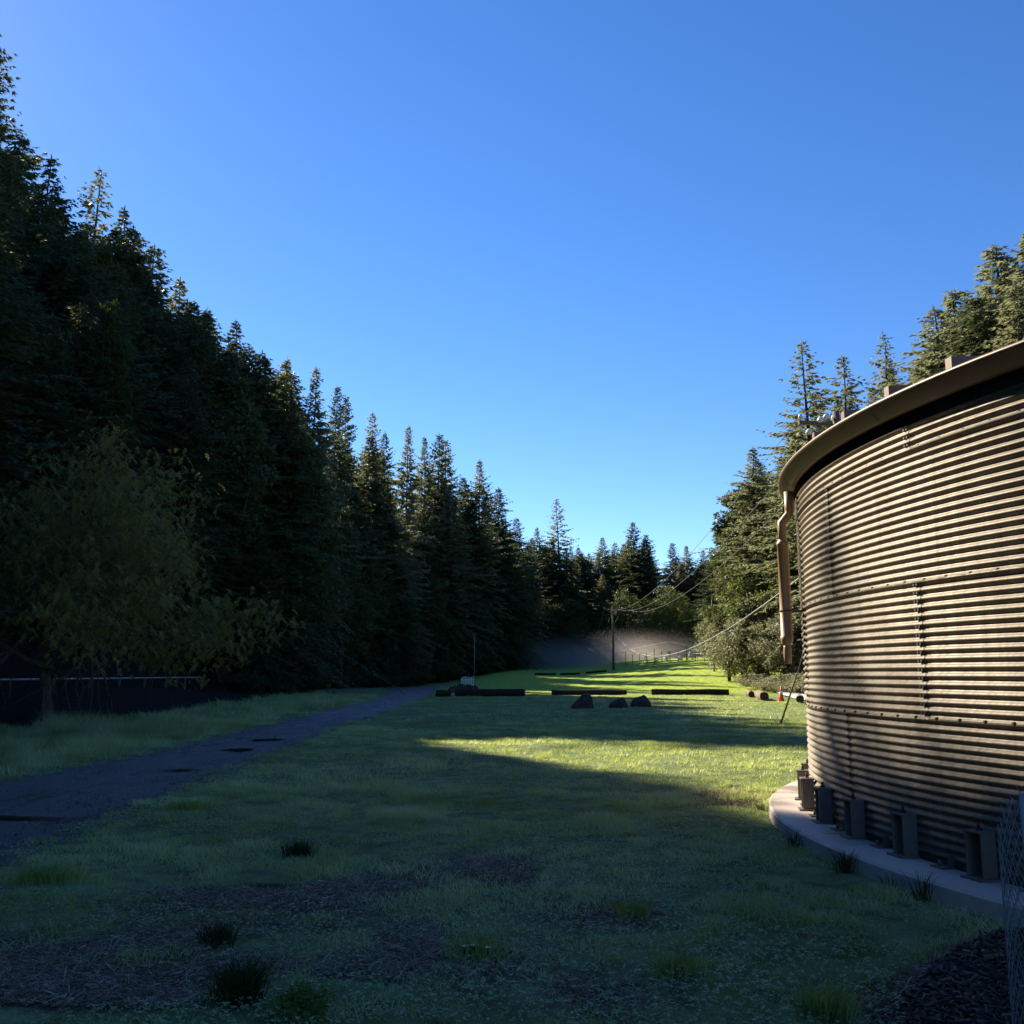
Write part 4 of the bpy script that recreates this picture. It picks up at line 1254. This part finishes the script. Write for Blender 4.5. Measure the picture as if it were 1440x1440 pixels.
for k, (px, py, kind) in enumerate([(908, 934, 'a'), (923, 935, 'b'), (937, 934, 'b'), (957, 935, 'b'), (971, 934, 'a'), (942, 929, 'c'), (981, 929, 'c')]):
    Y_ = 136 - k; p = at(px, py, Y_); z = tz(p[0], Y_)
    if kind == 'a':
        t = thing("folding_stand", ("left" if k == 0 else "right") + " white A shaped stand by the far wire fence", "stand", (p[0], Y_, z))
        for s_ in (-1, 1):
            MB().tube([(s_ * .38, -.1, 0), (0, 0, 1.15)], .05, 6).build("leg", M['white'], t)
            MB().tube([(s_ * .36, .5, 0), (0, .1, 1.15)], .05, 6).build("leg", M['white'], t)
        MB().box((0, -.06, .55), (.42, .04, .08)).build("crossbar", M['white'], t)
    elif kind == 'b':
        t = thing("bucket", ("left", "middle", "right")[k - 1] + " of three white buckets by the far wire fence", "bucket", (p[0], Y_, z))
        MB().tube([(0, 0, 0), (0, 0, .62)], [.26, .34], 14).build("body", M['white'], t)
        MB().tube([(0, 0, .60), (0, 0, .66)], [.36, .36], 14).build("rim", M['white'], t)
    else:
        t = thing("small_sign", ("left" if k == 5 else "right") + " pale blank board on a stake by the far wire fence", "sign", (p[0], Y_, z))
        MB().tube([(0, 0, 0), (0, 0, 1.15)], .03, 6).build("stake", M['pole'], t)
        MB().box((0, -.04, 1.15), (.6, .03, .32)).build("board", M['white'], t)
p = at(1045, 938, 98); z = tz(p[0], 98)
o = MB().box((0, 0, .65), (.22, .22, 1.5)).build("wooden_post", M['pole'], None, (p[0], 98, z)); tag(o, "short pale wooden post under the right hand trees", "post")
# mist bank: lumpy closed volume
def mist():
    bm = bmesh.new(); bmesh.ops.create_icosphere(bm, subdivisions=4, radius=1)
    for v in bm.verts:
        nz = float(vnoise(v.co.x * 2 + 3, v.co.z * 2 + v.co.y, .6, 9))
        k = 1 + .25 * (nz - .5)
        v.co = Vector((v.co.x * 38 * k, v.co.y * 16 * k, max(v.co.z, -.5) * 8.6 * k))
    me = bpy.data.meshes.new("mist"); bm.to_mesh(me); bm.free()
    m = Mat("mist_volume")
    tc = m.obj()
    pv = m.n("ShaderNodeVolumePrincipled"); pv.inputs['Color'].default_value = (.80, .74, .72, 1); pv.inputs['Anisotropy'].default_value = .3
    n = m.noise(tc, .07, 2)
    sep = m.n("ShaderNodeSeparateXYZ"); m.l(tc, sep.inputs[0])
    ln = m.n("ShaderNodeVectorMath", operation='LENGTH'); m.l(m.scalevec(tc, (1 / 32, 1 / 13, 1 / 6.2)), ln.inputs[0])
    fall = m.math('MAXIMUM', m.math('SUBTRACT', 1.0, ln.outputs['Value']), 0)
    nn_ = m.math('MAXIMUM', m.math('SUBTRACT', n, .22), 0)
    dns = m.math('MULTIPLY', m.math('MULTIPLY', m.math('POWER', fall, 2.3), nn_), .95)
    m.l(dns, pv.inputs['Density'])
    m.l(pv.outputs[0], m.out.inputs['Volume'])
    me.materials.append(m.m)
    c = at(850, 925, 166)
    o = bpy.data.objects.new("mist", me); COL.objects.link(o); o.location = (c[0] + 4, 166, 3.6)
    tag(o, "low bank of grey mist at the far end of the lawn", "mist", kind='stuff')
mist()

# ------------------------------------------------------------------ wire cage in the near right corner
cx, cy, cr, chh = 2.385, 4.35, .31, 1.28
cage = thing("wire_plant_cage", "tall cylindrical wire mesh plant cage in the near right corner", "plant cage", (cx, cy, 0))
b = MB(); nA = 36; st = .05
def cyl(t, z, r=cr): return (math.cos(t) * r, math.sin(t) * r, z)
nz = int(chh / st)
for i in range(nz):
    for j in range(nA):
        t0 = 2 * math.pi * (j + .5 * (i % 2)) / nA
        for s_ in (-1, 1):
            t1_ = t0 + s_ * math.pi / nA
            hh = (i + 1) * st
            if hh > chh - .22 - .1 * math.sin(3 * t0): continue
            b.tube([cyl(t0, i * st), cyl(t1_, hh)], .0020, 3, False, False)
ob = b.build("mesh_wire", M['steel'], cage); ob['kind'] = 'stuff'
for k, (t, h_, mt) in enumerate(((3.55, 1.02, 'steel'), (3.95, 1.12, 'steel'), (4.4, 1.18, 'steel'), (4.9, 1.16, 'steel'), (1.2, 1.1, 'rust'))):
    MB().tube([cyl(t, -.2, cr + .012), cyl(t + .03, h_ + .1, cr + .02)], .007 if mt == 'rust' else .011, 6).build("stake", M[mt], cage)
tree("young_plant", SHR[0], cx, cy, .42, "small dark plant growing inside the wire cage", 'plant', None, .32, z=0)

# ------------------------------------------------------------------ grass and ground litter
def in_view(x, y):   # generous: also good from a step to the side
    return np.abs(x) < y * .62 + 1.6
def exclude(x, y):
    l, r = road_lr(y)
    l = l + .10; r = r - .12 + (vnoise(x, y, .8, 40) - .5) * .35
    onroad = (x > l) & (x < r)
    tank_ = np.hypot(x - TC[0], y - TC[1]) < PR + .02
    return onroad | tank_
def blades(n_try, yr, hgt, wid, segs, dens, seed, power=1.0):
    g = np.random.default_rng(seed)
    y = yr[0] + (yr[1] - yr[0]) * g.random(n_try) ** power
    x = (g.random(n_try) * 2 - 1) * (y * .62 + 1.6)
    keep_area = g.random(n_try) < (y * .62 + 1.6) / (yr[1] * .62 + 1.6)
    clumpn = fbm(x, y, .45, 60)
    k = keep_area & ~exclude(x, y) & (g.random(n_try) < dens * (.45 + 1.1 * clumpn))
    sm = straw_mask(x, y)
    k &= g.random(n_try) > sm * .97 - .35 * (fbm(x, y, .45, 66, 2) > .56)
    k &= (g.random(n_try) < smooth(yr[1], yr[1] - (yr[1] - yr[0]) * .14, y)) | (yr[1] > 70)
    d = edge_dist(np.c_[x, y], EDGE_L, 1)
    clp = smooth(.38, .62, fbm(x, y, .30, 140, 2)); clp2 = smooth(.35, .65, fbm(x, y, .85, 150, 2))
    k &= g.random(n_try) < .35 + .65 * clp
    k &= (d < .6 + 1.2 * (vnoise(x, y, 1.5, 44) - .3))
    k &= ~((x > 16.5) & (y > 57) & (y < 87))
    x, y, clp, clp2 = x[k], y[k], clp[k], clp2[k]
    n = len(x)
    big = fbm(x, y, 2.2, 70); small = fbm(x, y, .35, 71)
    l_, r_ = road_lr(y)
    verge = np.clip(smooth(.0, 1.6, l_ - x), 0, 1)
    h = hgt * (.45 + .5 * g.random(n) + .8 * (big - .4) + .9 * (fbm(x, y, .7, 79, 2) - .5) + .5 * (small - .5)) * (1 + 3.2 * verge * (.4 + .9 * fbm(x, y, 1.2, 81, 2)))
    h = np.clip(h * (.55 + .75 * clp) * (.65 + .7 * clp2), hgt * .22, None)
    az = g.random(n) * 6.283
    lean = g.uniform(.25, 1.5, n)
    wd = wid * g.uniform(.6, 1.3, n)
    dirx, diry = np.cos(az), np.sin(az)
    fa = g.random(n) * 6.283
    sx, sy = np.cos(fa) * wd, np.sin(fa) * wd
    z0 = terrain(x, y) - .005
    mid = fbm(x, y, .9, 77, 2)
    tint = np.clip(.22 + 1.2 * (big - .5) + 1.2 * (mid - .5) + .24 * clp + .30 * clp2 + g.normal(0, .13, n), 0, 1)
    dry = ((g.random(n) < .06 + .22 * np.clip(fbm(x, y, 1.7, 90) - .5, 0, 1) * 2)).astype(float) * g.uniform(.4, 1, n)
    if segs == 1:
        V = np.stack([np.c_[x - sx, y - sy, z0], np.c_[x + sx, y + sy, z0], np.c_[x + dirx * h * lean, y + diry * h * lean, z0 + h]], 1)
        V = V.reshape(-1, 3); Fq = np.arange(n * 3).reshape(n, 3); kk = 3
    else:
        mx = x + dirx * h * lean * .38; my = y + diry * h * lean * .38; mz = z0 + h * .62
        V = np.stack([np.c_[x - sx, y - sy, z0], np.c_[x + sx, y + sy, z0], np.c_[mx - sx * .8, my - sy * .8, mz], np.c_[mx + sx * .8, my + sy * .8, mz],
                      np.c_[x + dirx * h * lean * 1.15, y + diry * h * lean * 1.15, z0 + h * .92]], 1).reshape(-1, 3)
        o = np.arange(n)[:, None] * 5
        Fq = np.concatenate([o + np.array([[0, 1, 3]]), o + np.array([[0, 3, 2]]), o + np.array([[2, 3, 4]])]); kk = 5
    return V, Fq, np.repeat(tint, kk), np.repeat(dry, kk)
parts = [blades(800000, (3.5, 15.5), .060, .0030, 3, .62, 101, .75), blades(800000, (12.0, 36), .06, .0072, 1, .78, 102, .7), blades(520000, (30, 76), .06, .015, 1, .8, 103, .75)]
Vs, Fs_, ts, dsx = [], [], [], []
o = 0
for V, Fq, t_, d_ in parts:
    Vs.append(V); Fs_.append(Fq + o); ts.append(t_); dsx.append(d_); o += len(V)
gm = mesh_np("grass", np.concatenate(Vs), np.concatenate(Fs_), dict(tint=np.concatenate(ts), dry=np.concatenate(dsx)))
print("grass tris", len(gm.polygons))
gr = link("grass", gm, M['grass']); tag(gr, "dewy meadow grass covering the ground between road and tank", "grass", kind='stuff')
# dead straw
def strewn(name, n_try, mat, mask, hl, wid, zr, yr, seed, label, cat, thick=False):
    g = np.random.default_rng(seed)
    y = g.uniform(*yr, n_try); x = (g.random(n_try) * 2 - 1) * (y * .62 + 1.6)
    k = (g.random(n_try) < mask(x, y)) & ~exclude(x, y)
    x, y = x[k], y[k]; n = len(x)
    l = g.uniform(*hl, n); az = g.random(n) * 6.283
    z = g.uniform(0.002, zr, n); tl = g.normal(0, .22, n)
    d = np.c_[np.cos(az), np.sin(az), tl] * (l / 2)[:, None]
    s_ = np.c_[-np.sin(az), np.cos(az), g.normal(0, .6, n)] * (wid * g.uniform(.6, 1.4, n))[:, None]
    c = np.c_[x, y, z + np.abs(d[:, 2])]
    if thick:
        up = np.cross(d, s_); up /= np.linalg.norm(up, axis=1)[:, None]; up *= (wid * .5)
        V = np.stack([c - d - s_ - up, c + d - s_ * .7 - up, c + d + s_ - up, c - d + s_ * .6 - up, c - d - s_ + up, c + d - s_ * .7 + up, c + d + s_ + up, c - d + s_ * .6 + up], 1).reshape(-1, 3)
        o = np.arange(n)[:, None] * 8
        Fq = np.concatenate([o + np.array([q]) for q in ([4, 5, 6, 7], [0, 1, 5, 4], [1, 2, 6, 5], [2, 3, 7, 6], [3, 0, 4, 7])]); kk = 8
    else:
        V = np.stack([c - d - s_, c - d + s_, c + d + s_ * .5, c + d - s_ * .5], 1).reshape(-1, 3)
        Fq = np.arange(n * 4).reshape(n, 4); kk = 4
    me = mesh_np(name, V, Fq, dict(tint=np.repeat(g.random(n) ** 1.2, kk)))
    ob = link(name, me, mat); tag(ob, label, cat, kind='stuff'); print(name, n)
def gravel(n_try, seed):
    g = np.random.default_rng(seed)
    y = 8 + 30 * g.random(n_try) ** 1.6; l, r = road_lr(y)
    x = l - .25 + (r - l + .5) * g.random(n_try)
    k = g.random(n_try) < .25 + .9 * (np.abs((x - l) / (r - l) - .5) > .40) + .6 * (fbm(x, y, .8, 130, 2) > .55)
    x, y = x[k], y[k]; n = len(x)
    s_ = g.uniform(.006, .018, n) * (1 + .8 * (g.random(n) < .06))
    a = g.random(n) * 6.283
    c = np.c_[x, y, terrain(x, y) + .03 + s_ * .1]
    P = [c + np.c_[np.cos(a + q) * s_ * g.uniform(.7, 1.3, n), np.sin(a + q) * s_ * g.uniform(.7, 1.3, n), -s_ * .3] for q in (0, 1.7, 3.2, 4.8)]
    P.append(c + np.c_[g.normal(0, .2, n) * s_, g.normal(0, .2, n) * s_, s_ * g.uniform(.4, .8, n)])
    V = np.stack(P, 1).reshape(-1, 3); o = np.arange(n)[:, None] * 5
    Fq = np.concatenate([o + np.array([q]) for q in ([0, 1, 4], [1, 2, 4], [2, 3, 4], [3, 0, 4])])
    ob = link("loose_gravel", mesh_np("loose_gravel", V, Fq, dict(tint=np.repeat(g.random(n), 5))), M['gravel'])
    tag(ob, "loose gravel scattered over the road and its edges", "gravel", kind='stuff'); print("gravel", n)
gravel(22000, 501)
strewn("straw_litter", 900000, M['straw'], lambda x, y: straw_mask(x, y) * .95 * ~inside(x, y, CHIPS), (.02, .10), .0016, .025, (3.6, 15), 201, "dead straw and thatch lying on the bare patch in the foreground", "straw")
strewn("wood_chips", 120000, M['chips'], lambda x, y: inside(x, y, CHIPS) * .9, (.02, .07), .008, .03, (3.6, 9), 202, "dark wood chip mulch round the wire cage", "mulch", True)
strewn("forest_litter", 60000, M['straw'], lambda x, y: smooth(-.5, 1, edge_dist(np.c_[x, y], EDGE_L, 1)) * (x > -24) * .35, (.08, .22), .02, .03, (16, 60), 203, "fallen leaves and twigs under the left forest edge", "leaf litter")
# low clover and broad weed leaves pressed into the grass
def clover(n_try, seed):
    g = np.random.default_rng(seed)
    y = 3.6 + 14 * g.random(n_try) ** 1.3; x = (g.random(n_try) * 2 - 1) * (y * .62 + 1.6)
    pn = fbm(x, y, 1.4, 120, 3)
    k = (pn > .5) & (g.random(n_try) < .9) & ~exclude(x, y) & (g.random(n_try) > straw_mask(x, y) * 1.25)
    x, y, pn = x[k], y[k], pn[k]; n = len(x)
    z = .02 + .045 * g.random(n); a0 = g.random(n) * 6.283
    tr = []; tn = []
    for q in range(3):
        a_ = a0 + q * 2.094; r_ = g.uniform(.006, .019, n)
        d = np.c_[np.cos(a_), np.sin(a_), g.normal(0, .35, n)] * r_[:, None]; s_ = np.c_[-np.sin(a_), np.cos(a_), g.normal(0, .3, n)] * (r_ * .55)[:, None]
        c = np.c_[x, y, z]
        tr += [np.stack([c, c + d * .7 - s_, c + d * 1.05], 1), np.stack([c, c + d * 1.05, c + d * .7 + s_], 1)]
        tt = np.clip(.26 + .9 * (pn - .5) + g.normal(.05, .2, n), 0, .8); tn += [tt, tt]
    T = np.concatenate(tr); m_ = len(T)
    me = mesh_np("clover", T.reshape(-1, 3), np.arange(m_ * 3).reshape(m_, 3), dict(tint=np.repeat(np.concatenate(tn), 3), dry=np.zeros(m_ * 3)))
    ob = link("clover", me, M['grass']); tag(ob, "low clover and broad weed leaves scattered through the near grass", "clover", kind='stuff'); print("clover", n)
clover(90000, 401)
# tufts
def tuft(x, y, n, h, sp, label, seed, mat='grass', tint=(.0, .35), wid=.004, cat='tuft', name="grass_tuft"):
    g = np.random.default_rng(seed)
    a = g.random(n) * 6.283; r_ = np.abs(g.normal(0, sp * .4, n)); r_ = np.where(r_ > sp * .8, r_ * .4, r_)
    bx, by = np.cos(a) * r_, np.sin(a) * r_
    hh = h * g.uniform(.45, 1.1, n); le = g.uniform(.1, .75, n) * hh
    az = a + g.normal(0, .6, n); fa = g.random(n) * 6.283
    sx, sy = np.cos(fa) * wid, np.sin(fa) * wid
    z0 = np.zeros(n)
    V = np.stack([np.c_[bx - sx, by - sy, z0], np.c_[bx + sx, by + sy, z0], np.c_[bx + np.cos(az) * le * .4 - sx * .8, by + np.sin(az) * le * .4 - sy * .8, hh * .65],
                  np.c_[bx + np.cos(az) * le * .4 + sx * .8, by + np.sin(az) * le * .4 + sy * .8, hh * .65], np.c_[bx + np.cos(az) * le * 1.2, by + np.sin(az) * le * 1.2, hh]], 1).reshape(-1, 3)
    o = np.arange(n)[:, None] * 5
    Fq = np.concatenate([o + np.array([[0, 1, 3]]), o + np.array([[0, 3, 2]]), o + np.array([[2, 3, 4]])])
    me = mesh_np(name, V, Fq, dict(tint=np.repeat(g.uniform(*tint, n), 5), dry=np.zeros(n * 5)))
    ob = link(name, me, M[mat], None, (x, y, 0)); tag(ob, label, cat); return ob
for k, (px, py, n, h, sp, lab) in enumerate([
    (337, 1408, 420, .20, .17, "dark upright grass tuft on the bare patch, nearest the camera"),
    (305, 1330, 260, .13, .15, "dark grass tuft on the bare patch behind the nearest one"),
    (420, 1205, 300, .15, .2, "dark grass tuft in the meadow beyond the bare patch"),
    (265, 1140, 520, .13, .5, "lush bright green grass clump beside the road"),
    (60, 1240, 520, .13, .45, "lush green grass clump at the left edge near the road"),
    (670, 1345, 260, .13, .25, "leafy weed tuft with white blooms beside it"),
    (890, 1290, 240, .12, .22, "weed tuft in the middle of the near meadow"),
    (950, 1372, 260, .13, .22, "weed tuft low in the middle right meadow"),
    (1160, 1430, 300, .16, .2, "dark weed tuft at the bottom edge left of the wood chips")]):
    p = gnd(px, py); tuft(p[0], p[1], n, h, sp, lab, 300 + k, mat='tuft' if k < 3 else 'grass', tint=(.1, 1) if k < 3 else (.0, .30))
for k, (px, py, h, lab) in enumerate([(1158, 1192, .22, "thin weed at the pad edge nearest the lawn"), (1238, 1226, .26, "leafy weed clump at the pad edge by the middle bracket"), (1368, 1262, .28, "tall weed at the pad edge beside the wire cage"), (1084, 1140, .12, "small weed at the pad's left tip"), (1300, 1250, .15, "short weed at the pad edge right of the leafy clump")]):
    p = gnd(px, py, 0); v_ = np.array([p[0], p[1]]) - TC; p = TC + v_ / np.linalg.norm(v_) * (PR + .09); tuft(p[0], p[1], 110 if k == 1 else 60, h * .8, .12, lab, 330 + k, mat='tuft', tint=(.5, 1), wid=.0028, cat='weed', name="weed")
p = gnd(425, 1432)
tree("moss_clump", broad_proto(55, M['moss'], .16, .14, 26, 60, .018, .0), p[0], p[1], .15, "bright green mossy plant clump at the bottom edge of the photo", 'plant', None, 1.25, z=-.01)
for k, (px, py, lab) in enumerate([(654, 1335, "left of three white blooms in the near grass"), (667, 1334, "middle of three white blooms in the near grass"), (686, 1337, "right of three white blooms in the near grass")]):
    p = gnd(px, py, .05)
    b = MB(); V = [(0, 0, .01)]
    for q in range(7):
        t = q * 6.283 / 7
        b.add([(0, 0, 0), (math.cos(t - .3) * .018, math.sin(t - .3) * .018, .008), (math.cos(t) * .03, math.sin(t) * .03, .004), (math.cos(t + .3) * .018, math.sin(t + .3) * .018, .008)], [(0, 1, 2, 3)])
    t = thing("white_flower", lab, "flower", (p[0], p[1], 0), 0, "white blooms in the near grass")
    b.build("petals", M['petal'], t, (0, 0, .065)); MB().tube([(0, 0, 0), (0, 0, .066)], .003, 5).build("stem", M['leaf_dark'], t)
p0 = gnd(540, 1342); p1 = gnd(575, 1348)
o = MB().tube([(0, 0, .02), ((p1[0] - p0[0]) * .5, (p1[1] - p0[1]) * .5 + .015, .035), (p1[0] - p0[0], p1[1] - p0[1], .02)], [.008, .011, .006], 6).build("stick", M['bark_pale'], None, (p0[0], p0[1], 0))
tag(o, "short broken stick lying on the bare patch", "stick")
